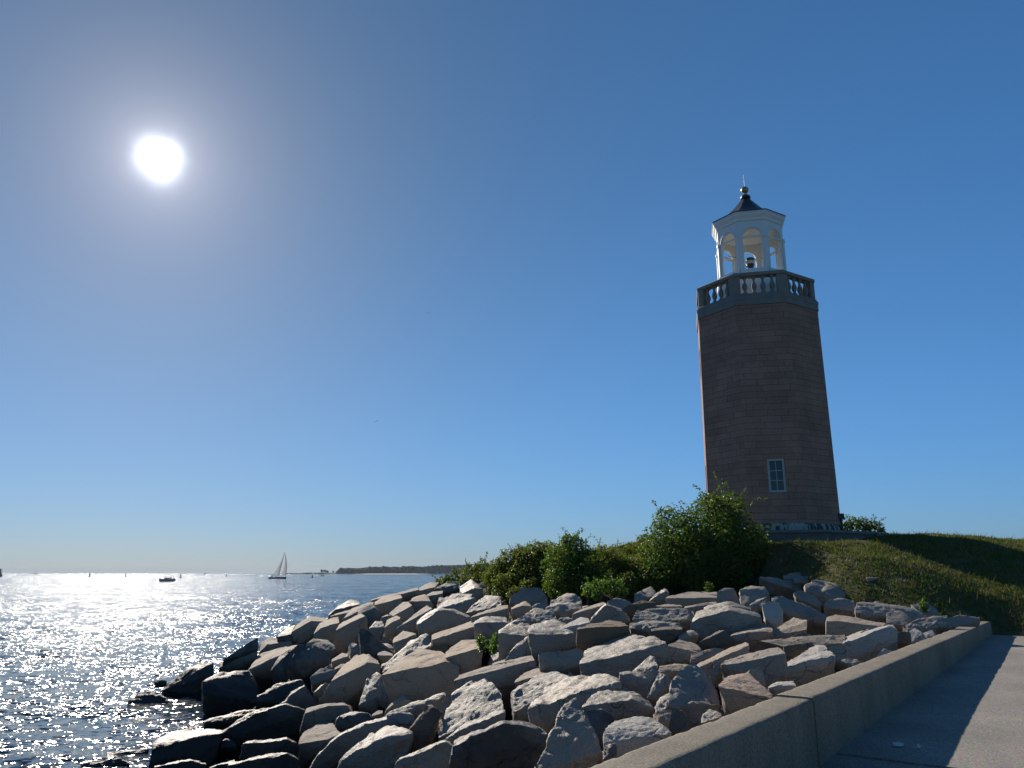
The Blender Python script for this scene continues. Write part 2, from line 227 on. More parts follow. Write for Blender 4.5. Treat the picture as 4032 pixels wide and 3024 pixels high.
# boulders: tone | label | corner points in cm (x y z ...), the hull of which is roughened below
ROCKS ="""
t|tan stone on the far skyline of the rocks, just left of the leftmost low bush|-372 3012 330 -322 3014 335 -292 3016 349 -361 3009 323 -306 3012 327 -357 3193 351 -331 3193 363 -294 3195 364 -359 3205 339 -357 3225 316 -332 3205 351 -334 3225 327 -295 3206 352 -300 3226 329 -361 3031 292 -310 3034 297
t|long thin shadowed slab edge lying along the skyline against the blue water|-523 2996 302 -421 3008 316 -352 3016 338 -530 2994 299 -420 3006 307 -352 3014 327 -538 3056 305 -458 3091 321 -371 3130 344 -541 3072 288 -536 3101 255 -461 3108 303 -462 3136 270 -373 3147 327 -383 3175 294 -527 3025 255 -426 3037 264 -362 3045 284
t|sunlit tan block with a shaded front, first big one under the skyline slab edge|-482 2806 292 -448 2810 299 -403 2817 305 -388 2819 314 -477 2799 263 -436 2805 253 -398 2810 281 -387 2812 299 -503 2938 299 -478 2992 314 -417 2979 322 -505 2950 286 -501 2970 258 -480 3004 301 -478 3024 273 -418 2991 310 -422 3011 281 -477 2821 232 -439 2827 222 -404 2833 249 -393 2834 267
d|dark wedge-shaped stone at the skyline jutting towards the open water|-668 3011 265 -621 3022 277 -688 3005 246 -620 3020 260 -578 3029 283 -688 3170 273 -657 3243 294 -619 3243 288 -692 3185 258 -690 3210 228 -660 3258 279 -662 3282 250 -622 3258 273 -627 3282 244 -689 3032 208 -626 3047 222 -587 3056 245
t|pale triangular stone leaning just below the dark skyline wedge|-667 2936 245 -627 2941 248 -589 2945 263 -630 2936 229 -588 2941 245 -666 3005 249 -637 3098 273 -619 3045 268 -668 3016 238 -667 3033 217 -639 3108 263 -640 3125 243 -621 3055 258 -625 3072 237 -633 2955 202 -594 2960 218
t|long narrow tilted slab with a thin sunlit rim behind the rounded upright block|-604 2857 240 -560 2866 265 -501 2878 289 -609 2853 229 -554 2864 251 -500 2876 278 -599 2988 271 -537 2969 294 -521 3014 296 -602 3003 255 -601 3029 225 -540 2985 278 -545 3010 248 -523 3029 280 -530 3055 250 -610 2881 190 -559 2892 212 -509 2904 239
t|tall shaded block with a small sunlit crown, leaning right near the skyline|-531 2757 261 -510 2752 266 -473 2744 283 -483 2741 223 -448 2733 251 -450 2734 271 -536 2801 277 -494 2780 296 -475 2766 291 -538 2811 266 -536 2827 235 -495 2790 286 -497 2806 254 -477 2776 281 -480 2793 249 -487 2759 197 -454 2751 226 -456 2752 245
d|dark low stone at the left edge of the skyline against the glittering water|-823 2848 183 -781 2847 189 -829 2845 180 -776 2844 167 -845 2939 187 -835 2967 201 -801 2967 213 -847 2947 179 -846 2960 156 -837 2975 193 -837 2988 171 -804 2975 205 -807 2988 182 -831 2859 159 -782 2858 146
t|blunt tan boulder with lit top at the edge of the glittering water|-787 2874 196 -722 2889 234 -668 2901 232 -780 2865 168 -757 2871 152 -712 2881 185 -701 2883 218 -825 3053 205 -764 3022 241 -694 3025 238 -829 3069 188 -827 3097 149 -768 3039 223 -771 3066 184 -698 3041 221 -708 3069 182 -784 2896 124 -763 2901 108 -721 2911 141 -710 2914 175
t|smooth sloping tan slab face between the blunt boulder and the big humped one|-673 2730 200 -648 2732 219 -589 2736 236 -673 2723 186 -621 2727 174 -602 2728 181 -585 2729 219 -686 2868 226 -647 2881 243 -628 2903 245 -688 2880 214 -687 2899 180 -650 2893 231 -652 2912 197 -631 2915 232 -634 2934 198 -674 2744 155 -627 2748 143 -609 2749 151 -593 2751 189
t|big humped tan boulder with lit left shoulder and dark right side above the dark shard|-553 2518 226 -528 2523 237 -483 2532 256 -465 2536 268 -552 2510 206 -517 2517 171 -477 2525 209 -450 2531 229 -458 2529 261 -560 2632 242 -517 2650 262 -516 2735 267 -563 2646 228 -561 2668 181 -520 2664 248 -522 2687 201 -518 2749 252 -521 2771 206 -554 2536 170 -521 2543 134 -484 2551 173 -459 2556 193 -465 2554 225
g|small dark grey stone wedged right of the big humped tan boulder|-426 2394 232 -389 2388 218 -377 2386 242 -426 2403 241 -413 2430 260 -393 2428 258 -427 2409 235 -426 2419 215 -414 2436 254 -415 2446 235 -394 2434 252 -396 2444 233 -426 2405 217 -391 2399 202 -381 2397 227
t|narrow upright stone with a lit left face below the square lit block|-369 2332 246 -350 2332 260 -326 2332 271 -368 2327 230 -337 2327 228 -321 2326 257 -376 2423 263 -349 2422 276 -329 2367 273 -377 2429 256 -375 2439 232 -350 2428 270 -350 2438 246 -330 2373 267 -333 2383 243 -367 2338 214 -339 2338 212 -324 2337 241
t|square lit block with a crisp dark front in the upper rock slope|-387 2603 265 -357 2599 273 -325 2595 298 -360 2596 249 -321 2591 259 -316 2591 282 -411 2686 269 -375 2753 303 -356 2742 305 -413 2696 258 -409 2713 234 -376 2763 292 -376 2780 268 -357 2752 295 -358 2770 271 -362 2615 222 -326 2610 233 -321 2609 255
t|blocky tan stone with flat face right of the square lit block|-348 2704 307 -319 2705 298 -277 2706 309 -331 2700 273 -287 2701 287 -265 2701 294 -352 2861 317 -315 2861 327 -305 2861 324 -354 2871 307 -351 2888 285 -316 2872 317 -317 2889 295 -306 2872 313 -308 2889 292 -331 2719 247 -290 2720 261 -270 2720 267
t|flat tan stone with smooth top just left of the ridged slab|-308 2841 319 -284 2842 307 -248 2843 329 -288 2840 300 -256 2842 313 -246 2842 325 -311 2913 323 -296 2959 333 -257 2960 336 -312 2920 315 -309 2933 300 -297 2967 325 -296 2979 310 -258 2968 328 -260 2981 313 -288 2855 280 -258 2856 293 -249 2856 305
g|ridged pointed boulder rising highest beside the leftmost low bush|-177 2822 330 -132 2812 348 -102 2805 344 -174 2816 314 -122 2804 310 -100 2799 328 -200 2987 345 -155 2977 378 -128 2977 360 -201 2998 334 -196 3017 307 -156 2988 367 -155 3006 340 -128 2988 349 -130 3006 323 -173 2836 286 -124 2824 282 -104 2819 300
g|broad ridged grey slab below the pointed boulder|-246 2574 287 -188 2566 294 -133 2559 312 -244 2658 321 -196 2666 334 -131 2612 333 -245 2672 306 -241 2697 277 -197 2681 319 -198 2706 291 -132 2626 318 -139 2651 289 -244 2601 249 -190 2593 256 -138 2586 274
g|smooth shaded grey stone tucked right of the ridged grey slab|-195 2350 298 -132 2343 282 -102 2340 310 -173 2361 311 -135 2381 327 -107 2356 329 -174 2373 299 -172 2393 276 -136 2392 315 -137 2412 292 -107 2368 317 -111 2387 294 -193 2371 268 -134 2365 252 -106 2362 280
t|long tilted stone with thin lit upper edge running up to the right|-332 2301 246 -275 2312 267 -231 2321 300 -329 2297 239 -267 2310 240 -225 2319 287 -330 2381 250 -294 2401 271 -259 2433 305 -332 2395 235 -330 2418 207 -296 2415 257 -297 2438 229 -260 2447 291 -265 2471 263 -329 2323 202 -271 2336 203 -232 2344 251
g|large boulder with broad flat blue-grey shaded front in the middle of the upper slope|-238 2016 276 -185 2023 307 -148 2027 306 -105 2033 291 -229 2009 259 -199 2013 249 -147 2020 265 -103 2025 284 -244 2111 280 -199 2071 309 -155 2075 308 -141 2230 292 -246 2129 262 -242 2158 227 -201 2088 291 -201 2117 257 -157 2092 290 -160 2121 255 -142 2247 274 -147 2276 239 -228 2041 214 -200 2045 203 -151 2052 219 -110 2057 238
g|rough lit grey boulder with wavy top below the gap in the low bushes|-129 2214 292 -88 2208 294 -30 2198 313 -109 2251 312 -78 2319 339 -31 2253 335 -110 2264 299 -107 2285 274 -78 2331 326 -79 2352 301 -31 2265 322 -36 2286 298 -126 2237 260 -88 2230 262 -34 2221 281
t|long pale flat slab stepping up to the right under the rough wavy boulder|-98 1894 299 -76 1897 296 -45 1901 303 -10 1906 319 -94 1892 288 -45 1899 290 -7 1904 304 -87 2012 302 -27 1974 322 -10 1992 323 -88 2024 290 -85 2043 267 -27 1986 311 -30 2005 288 -10 2003 311 -14 2023 289 -92 1913 258 -46 1920 260 -11 1925 274
t|long smooth sunlit slab rising to the right in the middle of the slope|-180 1818 254 -131 1809 263 -78 1800 285 -173 1814 249 -116 1804 246 -77 1798 264 -64 1795 269 -188 1897 258 -143 1961 270 -93 1920 291 -66 1963 293 -189 1912 242 -184 1938 211 -144 1976 254 -143 2001 223 -93 1935 275 -97 1960 244 -66 1979 277 -72 2004 247 -171 1842 209 -118 1832 206 -82 1825 224 -69 1823 229
g|grey block with smooth shaded front right of the long smooth sunlit slab|-83 1758 292 -41 1760 297 -9 1762 293 -81 1753 277 -44 1755 266 -9 1757 278 -82 1822 295 -59 1869 303 -13 1882 299 -82 1831 285 -79 1847 266 -60 1878 293 -59 1894 274 -13 1892 289 -17 1908 270 -79 1770 252 -45 1772 241 -12 1774 254
t|small lit cube-like stone standing between the dark shard and the long slabs|-299 2026 230 -276 2022 238 -246 2017 249 -290 2021 212 -258 2015 219 -237 2012 239 -309 2112 234 -289 2137 252 -245 2056 251 -310 2120 226 -308 2132 206 -290 2144 244 -289 2157 224 -246 2063 243 -250 2076 223 -290 2035 192 -260 2029 199 -242 2026 218
g|long rough grey slab lying diagonally beside the largest tan boulder|-294 1835 182 -220 1818 217 -180 1809 242 -301 1867 195 -236 1890 245 -199 1862 264 -185 1844 256 -304 1882 179 -300 1907 144 -238 1904 230 -240 1929 196 -201 1877 248 -206 1901 214 -187 1859 241 -193 1883 207 -293 1862 143 -224 1845 177 -186 1836 203
d|dark shard-like slab pointing down to the right in the middle left slope|-392 2103 207 -355 2110 178 -312 2118 192 -407 2137 258 -387 2135 255 -348 2141 225 -312 2129 198 -409 2149 246 -407 2168 210 -389 2147 243 -389 2166 207 -350 2152 213 -354 2171 177 -314 2141 185 -321 2160 149 -393 2124 176 -358 2131 148 -318 2139 162
g|small smooth grey stone left of the dark shard-like slab|-435 2180 188 -405 2176 179 -435 2195 203 -423 2208 211 -410 2203 206 -436 2199 199 -435 2206 183 -424 2212 207 -425 2218 191 -410 2207 202 -412 2214 186 -435 2187 178 -407 2183 169
t|rough brownish stone perched behind the big dark pyramid-shaped boulder|-612 2430 173 -546 2422 163 -527 2419 178 -626 2466 191 -614 2492 204 -573 2496 200 -536 2442 189 -629 2477 179 -628 2495 156 -616 2503 192 -616 2522 170 -576 2507 188 -580 2526 165 -538 2453 177 -546 2471 154 -614 2450 144 -552 2442 133 -535 2439 148
d|big dark pyramid-shaped boulder facing the water on the lower left slope|-618 2234 158 -576 2245 125 -515 2260 144 -505 2262 168 -603 2295 205 -563 2292 200 -514 2278 185 -608 2311 188 -609 2337 154 -567 2307 183 -572 2333 148 -517 2293 168 -527 2319 133 -621 2263 116 -581 2273 82 -524 2288 101 -515 2291 126
t|low stone with tan top at the glittering water's edge, left of the pyramid boulder|-852 2810 162 -813 2818 164 -771 2825 167 -874 2799 132 -813 2811 133 -767 2819 154 -928 2981 147 -894 2976 171 -788 2876 169 -932 2996 131 -929 3020 101 -898 2990 155 -898 3015 125 -792 2891 153 -801 2915 123 -878 2826 93 -821 2838 94 -779 2846 115
t|little pointed stone in front of the low tan-topped stone by the water|-870 2811 127 -816 2806 134 -869 2821 134 -842 2833 155 -832 2830 153 -871 2827 127 -872 2839 113 -844 2840 148 -847 2851 134 -834 2837 146 -838 2848 132 -871 2823 109 -822 2818 116
t|long sunlit tan slab top sloping down to the dark wet rocks on the left|-812 2508 112 -743 2524 119 -693 2536 165 -809 2500 107 -777 2508 85 -739 2517 82 -688 2529 134 -875 2806 127 -804 2823 147 -706 2667 172 -881 2826 105 -878 2859 64 -809 2842 126 -812 2876 84 -711 2687 150 -723 2720 109 -816 2537 53 -785 2545 30 -750 2554 27 -703 2565 81
d|dark rounded rock face under the left side of the big pyramid boulder|-694 2345 127 -642 2346 98 -618 2347 134 -683 2402 170 -641 2387 187 -626 2391 191 -686 2412 158 -687 2430 112 -644 2398 175 -649 2416 129 -629 2402 180 -636 2420 134 -696 2365 97 -648 2366 68 -626 2366 104
t|shaded blue-grey flat stone left of the tall humped boulder in the lower middle|-510 2088 122 -455 2093 143 -521 2110 140 -500 2133 158 -460 2110 157 -522 2118 131 -522 2131 113 -502 2141 149 -503 2154 132 -462 2118 149 -467 2131 131 -512 2102 100 -461 2107 122
t|small lit flat stone peeping out behind the tall humped lower boulder|-461 2117 157 -430 2113 167 -458 2116 155 -431 2112 162 -466 2137 158 -450 2139 168 -436 2139 168 -467 2141 153 -466 2147 145 -450 2143 164 -451 2150 155 -437 2143 164 -439 2150 155 -458 2123 144 -434 2119 151
t|small sunlit wedge below the rough brownish perched stone|-482 2175 170 -442 2184 183 -478 2173 164 -434 2183 171 -490 2208 172 -468 2235 186 -450 2223 185 -491 2214 165 -490 2224 151 -469 2241 179 -470 2251 166 -452 2229 179 -455 2240 165 -479 2185 147 -439 2195 154
t|tall humped boulder with rounded sunlit left top in the lower middle of the slope|-405 1825 166 -368 1828 176 -326 1832 205 -299 1834 199 -426 1812 127 -403 1814 122 -363 1817 125 -336 1820 163 -294 1824 188 -407 1940 181 -405 2099 194 -344 1947 211 -311 1889 202 -411 1958 161 -412 1988 117 -408 2117 174 -408 2147 131 -347 1965 191 -353 1995 147 -314 1907 182 -323 1937 138 -428 1845 77 -406 1847 72 -369 1850 75 -344 1853 114 -304 1857 139
g|small shaded stone at the foot of the tall humped boulder|-468 1932 124 -449 1936 108 -432 1940 122 -460 1960 137 -445 1960 146 -437 1956 141 -461 1965 132 -462 1973 112 -446 1965 141 -448 1973 121 -438 1960 135 -441 1968 116 -468 1941 110 -451 1945 95 -435 1949 109
g|dark upright stone with rough grey crown right of the tall humped boulder|-314 1677 136 -276 1684 125 -272 1685 156 -308 1743 182 -289 1743 194 -275 1724 191 -310 1750 175 -309 1761 136 -290 1750 187 -292 1761 148 -276 1730 184 -278 1741 145 -314 1689 118 -279 1696 107 -275 1697 138
g|smooth shaded grey block below the left end of the largest tan boulder|-276 1670 157 -242 1667 138 -231 1666 169 -273 1694 194 -245 1705 195 -274 1700 187 -273 1710 157 -246 1711 188 -248 1720 158 -276 1681 141 -244 1678 122 -234 1677 153
t|largest tan boulder, smooth sunlit top and broad shaded front, in the lower middle|-258 1618 203 -230 1616 199 -168 1612 223 -132 1610 231 -105 1608 220 -226 1606 174 -192 1603 160 -130 1599 167 -113 1598 172 -101 1598 208 -261 1655 203 -248 1876 212 -210 1831 234 -178 1837 234 -126 1676 234 -264 1675 181 -260 1708 138 -251 1896 190 -248 1930 148 -212 1851 212 -212 1885 170 -180 1857 212 -182 1891 171 -128 1697 212 -135 1730 170 -227 1642 118 -194 1640 104 -136 1636 112 -120 1635 117 -109 1634 153
t|tan boulder joined behind the right shoulder of the largest one, beside the green sprig|-133 1629 235 -107 1625 231 -64 1618 253 -103 1621 205 -77 1616 212 -61 1614 228 -57 1613 257 -139 1698 239 -111 1770 258 -64 1758 260 -140 1708 228 -136 1724 199 -112 1780 248 -110 1796 219 -64 1767 249 -68 1783 221 -103 1638 179 -79 1634 186 -64 1632 201 -60 1631 231
b|low dark stone sandwiched behind the top of the largest tan boulder|-175 1783 234 -141 1777 232 -182 1791 241 -153 1793 246 -143 1789 243 -183 1796 236 -181 1804 226 -154 1798 241 -155 1806 231 -143 1794 237 -145 1802 227 -175 1792 221 -144 1786 219
g|big pyramid-shaped glittering grey boulder in the lower centre|-107 1201 169 -81 1196 174 -46 1189 194 -12 1181 211 -94 1289 214 -73 1311 230 -43 1296 239 -27 1243 237 -15 1213 225 -95 1301 199 -92 1322 161 -73 1323 216 -72 1344 179 -43 1308 225 -45 1329 188 -27 1255 223 -30 1276 185 -15 1225 210 -19 1246 172 -105 1224 134 -80 1219 139 -48 1212 159 -15 1204 176
g|flat slab pinned under the foot of the glittering pyramid boulder|-89 1112 185 -52 1108 203 -10 1104 219 -90 1110 180 -64 1107 194 -10 1102 210 -62 1128 201 -15 1124 220 -10 1124 219 -62 1138 189 -62 1156 166 -15 1134 207 -18 1152 184 -11 1134 206 -14 1152 183 -88 1129 150 -64 1127 164 -13 1122 180
b|warm brown upright block with a bright lit side at the lower centre left|-157 1246 169 -150 1246 168 -118 1248 203 -148 1241 139 -131 1242 146 -106 1243 196 -154 1328 172 -130 1260 203 -125 1266 204 -154 1335 164 -154 1346 128 -131 1267 195 -132 1278 159 -125 1273 196 -127 1284 160 -148 1253 119 -132 1254 126 -109 1255 177
g|small dark grey blade-like stone left of the glittering pyramid boulder|-123 1361 181 -112 1358 175 -119 1366 188 -108 1378 202 -100 1371 193 -119 1369 185 -119 1374 170 -109 1381 199 -109 1386 184 -101 1374 190 -102 1379 175 -122 1366 173 -112 1364 166
g|long grey slab rising right behind the warm brown upright block|-216 1434 155 -175 1437 153 -130 1441 169 -116 1442 190 -226 1448 160 -195 1460 169 -138 1468 188 -119 1456 194 -228 1462 144 -225 1486 112 -197 1474 153 -197 1498 122 -139 1482 171 -144 1506 141 -120 1470 178 -126 1494 147 -216 1460 115 -178 1463 113 -135 1467 129 -122 1468 151
t|pointed tan stone with lit left flank below the largest tan boulder|-241 1560 144 -226 1559 158 -201 1557 168 -243 1558 139 -220 1556 142 -188 1554 164 -231 1576 159 -214 1595 170 -209 1593 170 -232 1583 151 -233 1595 135 -215 1603 162 -217 1614 146 -210 1600 161 -212 1612 146 -243 1571 118 -222 1569 122 -192 1567 144
g|rough dark grey textured stone left of the warm brown upright block|-216 1418 147 -190 1416 142 -165 1413 153 -217 1439 164 -196 1450 170 -170 1427 164 -218 1445 156 -217 1456 142 -197 1457 162 -198 1467 147 -171 1433 156 -174 1444 141 -216 1430 129 -192 1428 123 -169 1425 134
t|small bright stone beside the rounded dark seaweed-stained stone|-265 1564 137 -246 1567 142 -261 1563 133 -246 1566 135 -267 1575 138 -258 1589 143 -249 1589 143 -267 1578 135 -267 1582 129 -259 1592 140 -259 1596 133 -250 1592 140 -251 1596 133 -261 1568 126 -248 1570 128
d|rounded dark stained stone in the lower left middle, right of the saddle-shaped one|-335 1558 121 -321 1558 107 -284 1557 118 -262 1557 133 -335 1571 133 -317 1593 139 -275 1569 144 -264 1567 137 -337 1581 122 -337 1597 100 -319 1602 127 -320 1618 106 -277 1579 132 -282 1595 111 -266 1577 126 -272 1593 105 -336 1576 94 -323 1575 80 -288 1575 90 -268 1575 106
t|wide shaded stone with a thin lit rim above the saddle-shaped stone|-416 1657 126 -372 1653 140 -329 1650 143 -423 1650 91 -390 1648 95 -353 1645 119 -318 1642 131 -425 1707 128 -380 1684 141 -343 1677 144 -351 1811 114 -429 1721 112 -428 1744 82 -383 1698 125 -386 1721 95 -346 1691 128 -353 1714 98 -354 1825 97 -360 1848 67 -425 1676 52 -394 1673 56 -360 1670 80 -327 1667 92
g|dark triangular boulder with a lit left edge rising over the lower left rocks|-548 1957 95 -524 1956 120 -496 1956 139 -470 1956 111 -535 1948 76 -482 1948 80 -457 1947 98 -561 1979 94 -536 1988 122 -503 1979 138 -564 1992 80 -564 2012 51 -540 2000 107 -542 2020 78 -506 1991 124 -512 2012 95 -539 1971 41 -489 1970 46 -467 1970 64
d|great dark smooth boulder face at the lower left, below the triangular one|-640 1801 51 -617 1803 75 -563 1808 105 -498 1814 117 -473 1817 109 -640 1791 35 -611 1794 42 -556 1799 49 -528 1802 49 -462 1808 66 -452 1809 104 -664 1849 53 -634 1852 71 -579 1857 101 -513 1863 111 -673 1876 21 -677 1920 -38 -643 1878 40 -649 1922 -19 -587 1883 70 -598 1928 12 -520 1890 81 -536 1934 23 -651 1840 -42 -623 1843 -34 -571 1848 -27 -545 1851 -26 -482 1857 -9 -473 1858 30
t|saddle-shaped tan stone with broad sunlit top near the bottom left of the rocks|-384 1500 101 -361 1495 94 -337 1490 106 -305 1484 119 -382 1495 83 -371 1493 70 -340 1487 91 -304 1479 117 -398 1579 105 -378 1639 114 -358 1640 115 -313 1502 119 -401 1589 93 -399 1605 58 -380 1649 102 -381 1666 67 -360 1651 104 -362 1667 69 -315 1512 107 -322 1529 72 -384 1514 54 -373 1511 41 -345 1505 62 -311 1498 88
g|very long dark slab running diagonally up to the right from the bottom edge|-314 1347 115 -279 1355 141 -242 1364 158 -207 1373 165 -330 1334 91 -295 1342 91 -254 1352 120 -205 1364 156 -320 1380 114 -286 1389 139 -249 1397 156 -214 1406 163 -324 1398 93 -325 1428 52 -290 1407 118 -293 1437 77 -252 1415 135 -258 1445 95 -217 1424 142 -227 1454 102 -333 1367 38 -299 1376 38 -261 1385 68 -215 1397 105
g|grey slab with a wavy lit top edge at the bottom, beside the long diagonal slab|-262 1235 123 -222 1226 152 -183 1218 166 -147 1210 173 -264 1231 115 -200 1217 115 -151 1206 144 -145 1204 172 -236 1255 149 -223 1304 155 -198 1290 169 -161 1238 173 -150 1238 169 -239 1271 131 -239 1297 95 -226 1320 137 -227 1346 102 -201 1306 151 -204 1332 116 -163 1254 155 -169 1280 120 -151 1254 151 -159 1280 116 -265 1260 69 -204 1245 69 -158 1235 99 -152 1233 127
g|dark boulder with a lit rim at the bottom edge left of the black-stained boulder|-136 1007 181 -103 1011 191 -81 1014 200 -68 1015 193 -145 1000 168 -86 1007 164 -63 1010 179 -137 1028 178 -105 1032 190 -83 1034 198 -73 1036 192 -138 1039 165 -137 1057 139 -106 1043 176 -107 1061 151 -84 1045 185 -87 1064 160 -74 1047 178 -77 1065 153 -144 1021 136 -89 1028 131 -68 1030 147
d|dark oblong stone with squared end near the bottom left, left of the saddle-shaped one|-498 1543 92 -466 1549 95 -421 1556 97 -402 1559 90 -501 1535 68 -450 1544 63 -398 1552 71 -502 1569 91 -474 1574 95 -429 1582 97 -411 1585 89 -506 1583 75 -508 1606 43 -478 1588 78 -482 1611 47 -432 1596 80 -440 1619 49 -415 1599 73 -424 1622 41 -505 1560 27 -457 1569 22 -408 1578 30
d|low dark slab with a lit rim at the bottom edge below the dark oblong stone|-492 1454 76 -443 1444 85 -384 1431 100 -364 1426 92 -488 1447 61 -360 1419 67 -501 1480 73 -452 1469 85 -391 1456 98 -372 1452 89 -506 1493 56 -505 1516 25 -456 1483 68 -460 1506 37 -394 1470 81 -403 1493 50 -375 1465 72 -386 1489 41 -491 1472 20 -372 1444 27
d|black wet rock with bright edges just above the dark triangular boulder|-652 2092 83 -588 2101 76 -518 2110 101 -654 2110 95 -625 2144 115 -549 2142 129 -659 2128 74 -662 2159 34 -630 2163 94 -635 2193 55 -553 2160 109 -565 2190 70 -658 2125 32 -598 2134 25 -533 2144 51
t|small lit wedge by the lower end of the dark shard-like slab|-326 1966 207 -289 1964 205 -314 1963 195 -290 1962 199 -330 1998 209 -320 2034 211 -294 1999 207 -331 2002 204 -330 2010 194 -320 2039 205 -320 2047 196 -295 2004 202 -297 2012 192 -315 1972 183 -293 1971 186
g|small dark stone in the gap left of the square lit block|-421 2576 252 -408 2576 242 -388 2577 258 -423 2584 262 -409 2599 269 -389 2585 268 -424 2588 257 -423 2595 245 -409 2603 265 -410 2611 253 -390 2590 263 -392 2597 252 -421 2584 241 -409 2584 231 -390 2585 247
g|half-hidden stone under the drooping leaves of the low bushes|-69 2705 328 -37 2697 322 -24 2694 333 -69 2726 350 -47 2729 354 -28 2702 341 -69 2731 344 -67 2741 332 -47 2735 348 -47 2744 336 -28 2708 336 -30 2717 324 -67 2715 314 -38 2707 308 -25 2704 319
t|small bright tan stone showing between the ridged pointed boulder and the bushes|-124 3011 352 -101 3006 352 -127 3026 361 -108 3035 369 -100 3024 363 -128 3030 358 -126 3035 351 -108 3038 366 -108 3044 359 -100 3027 359 -101 3033 352 -123 3017 343 -102 3012 343
d|dark stone under the leftmost low bush|-293 2975 331 -248 2969 326 -196 2961 343 -290 2993 345 -252 3015 363 -200 2983 360 -291 3004 333 -288 3023 311 -253 3026 351 -254 3045 329 -201 2994 349 -207 3013 327 -291 2996 302 -249 2989 297 -201 2982 314
g|big smooth shadowed boulder half hidden under the left bushes|-8 2173 322 42 2184 314 97 2196 317 -3 2186 340 32 2215 361 77 2224 359 96 2212 341 -3 2199 327 2 2221 301 32 2228 347 34 2250 322 77 2237 345 75 2259 320 97 2225 328 93 2247 302 -4 2197 288 43 2208 280 94 2220 283
g|rough peaked boulder touching the hanging leaves of the left bushes|94 1989 319 130 1984 316 173 1978 325 99 2013 331 142 2052 350 160 2023 348 174 2005 339 100 2023 320 104 2039 301 143 2062 339 143 2078 320 161 2033 338 160 2050 318 174 2015 329 172 2031 309 99 2007 293 132 2002 290 171 1996 300
g|rough rounded boulder directly in front of the peaked one under the bushes|77 1806 315 119 1811 301 155 1815 321 78 1824 323 105 1880 332 143 1848 336 160 1830 328 78 1834 312 83 1851 292 106 1890 322 108 1907 301 144 1858 326 143 1875 306 161 1840 318 158 1857 297 81 1825 288 120 1830 274 154 1834 295
t|little pointed stone with lit left side in front of the smooth shadowed boulder|-2 1886 317 24 1891 326 46 1896 324 1 1883 305 46 1892 311 -2 1935 319 29 1982 332 35 1982 332 -2 1941 313 0 1951 301 29 1989 325 28 1999 313 35 1989 325 34 1999 313 2 1894 289 44 1903 295
g|small flat grey stone between the smooth shadowed boulder and the rough rounded one|49 1934 318 86 1942 317 49 1944 324 67 1953 329 87 1960 328 49 1948 320 51 1954 312 67 1957 325 67 1963 317 87 1964 324 85 1971 316 50 1942 308 85 1949 307
g|low domed grey boulder behind the boxy blue-grey boulder|6 1746 300 57 1743 296 99 1740 299 15 1764 308 53 1802 325 93 1775 316 100 1750 302 15 1774 297 20 1791 277 53 1813 315 54 1830 294 94 1785 305 91 1802 285 100 1760 291 97 1778 270 11 1765 273 57 1762 269 97 1759 272
g|dark-fronted block with rough sloping top left of the boxy blue-grey boulder|-27 1559 287 -1 1557 285 29 1555 284 -25 1551 248 -11 1551 236 9 1549 262 28 1548 276 -20 1647 291 13 1675 308 38 1673 300 -20 1655 283 -18 1668 246 13 1683 299 12 1696 263 38 1681 292 35 1694 255 -23 1566 227 -10 1565 215 9 1564 242 26 1562 255
g|boxy blue-grey boulder perched on top of a darker one|29 1467 294 67 1468 290 113 1468 293 35 1461 260 49 1461 258 114 1462 271 117 1462 283 33 1568 299 59 1636 306 88 1636 308 110 1606 300 33 1579 287 37 1598 263 59 1648 294 61 1666 271 89 1648 296 88 1666 273 111 1617 288 108 1636 265 39 1482 230 52 1482 228 112 1483 241 115 1483 253
g|rough slanting stone leaning against the left foot of the boxy boulder|-13 1473 246 26 1478 253 36 1479 258 7 1500 270 27 1511 283 36 1511 287 7 1506 264 8 1516 245 27 1518 277 26 1528 258 37 1517 280 35 1528 261 -10 1484 230 26 1489 237 35 1491 242
g|dark boulder carrying the boxy blue-grey boulder|44 1300 259 71 1295 247 108 1288 260 44 1310 273 102 1304 283 114 1301 279 45 1319 263 49 1334 244 102 1313 273 101 1328 255 115 1310 270 113 1325 251 47 1316 234 72 1311 223 107 1304 236
g|small grey stone behind the right corner of the boxy boulder|96 1655 301 114 1657 295 126 1658 302 95 1667 308 116 1684 311 126 1668 308 96 1671 304 98 1678 296 116 1688 307 116 1694 299 126 1672 304 125 1679 296 98 1662 291 114 1664 285 126 1666 292
w|pale stone with a white lit left side and dark top behind the brown slab|99 1518 300 119 1521 304 148 1525 309 104 1515 290 116 1517 275 147 1521 302 100 1550 301 138 1614 314 152 1594 312 100 1556 295 103 1566 276 138 1621 307 138 1631 288 152 1600 306 150 1610 287 106 1527 274 117 1528 258 146 1533 285
t|long flat-topped tan stone left of the smooth triangular-faced boulder|129 1712 314 164 1718 322 193 1723 332 128 1707 302 146 1710 298 180 1716 314 149 1747 323 210 1820 337 208 1770 335 150 1756 314 153 1771 295 211 1829 328 208 1844 310 209 1779 325 206 1794 307 132 1724 278 149 1727 274 181 1733 290
g|boulder with a smooth triangular shaded face in the upper middle|164 1654 310 194 1647 337 227 1639 325 240 1636 311 162 1650 301 210 1639 301 239 1632 304 172 1692 312 197 1683 338 230 1681 327 173 1702 302 178 1719 281 198 1693 328 201 1710 308 231 1691 317 231 1708 297 167 1668 275 211 1657 275 239 1650 277
b|wide brown-topped slab with a dark front right of the boxy boulder|112 1400 305 157 1409 306 206 1419 309 111 1394 281 127 1398 272 179 1409 292 206 1414 299 118 1432 306 146 1485 310 187 1540 313 203 1470 312 119 1444 294 125 1464 270 147 1497 297 150 1517 273 188 1552 300 188 1572 276 204 1482 299 202 1502 275 116 1416 249 132 1420 240 180 1431 261 206 1436 268
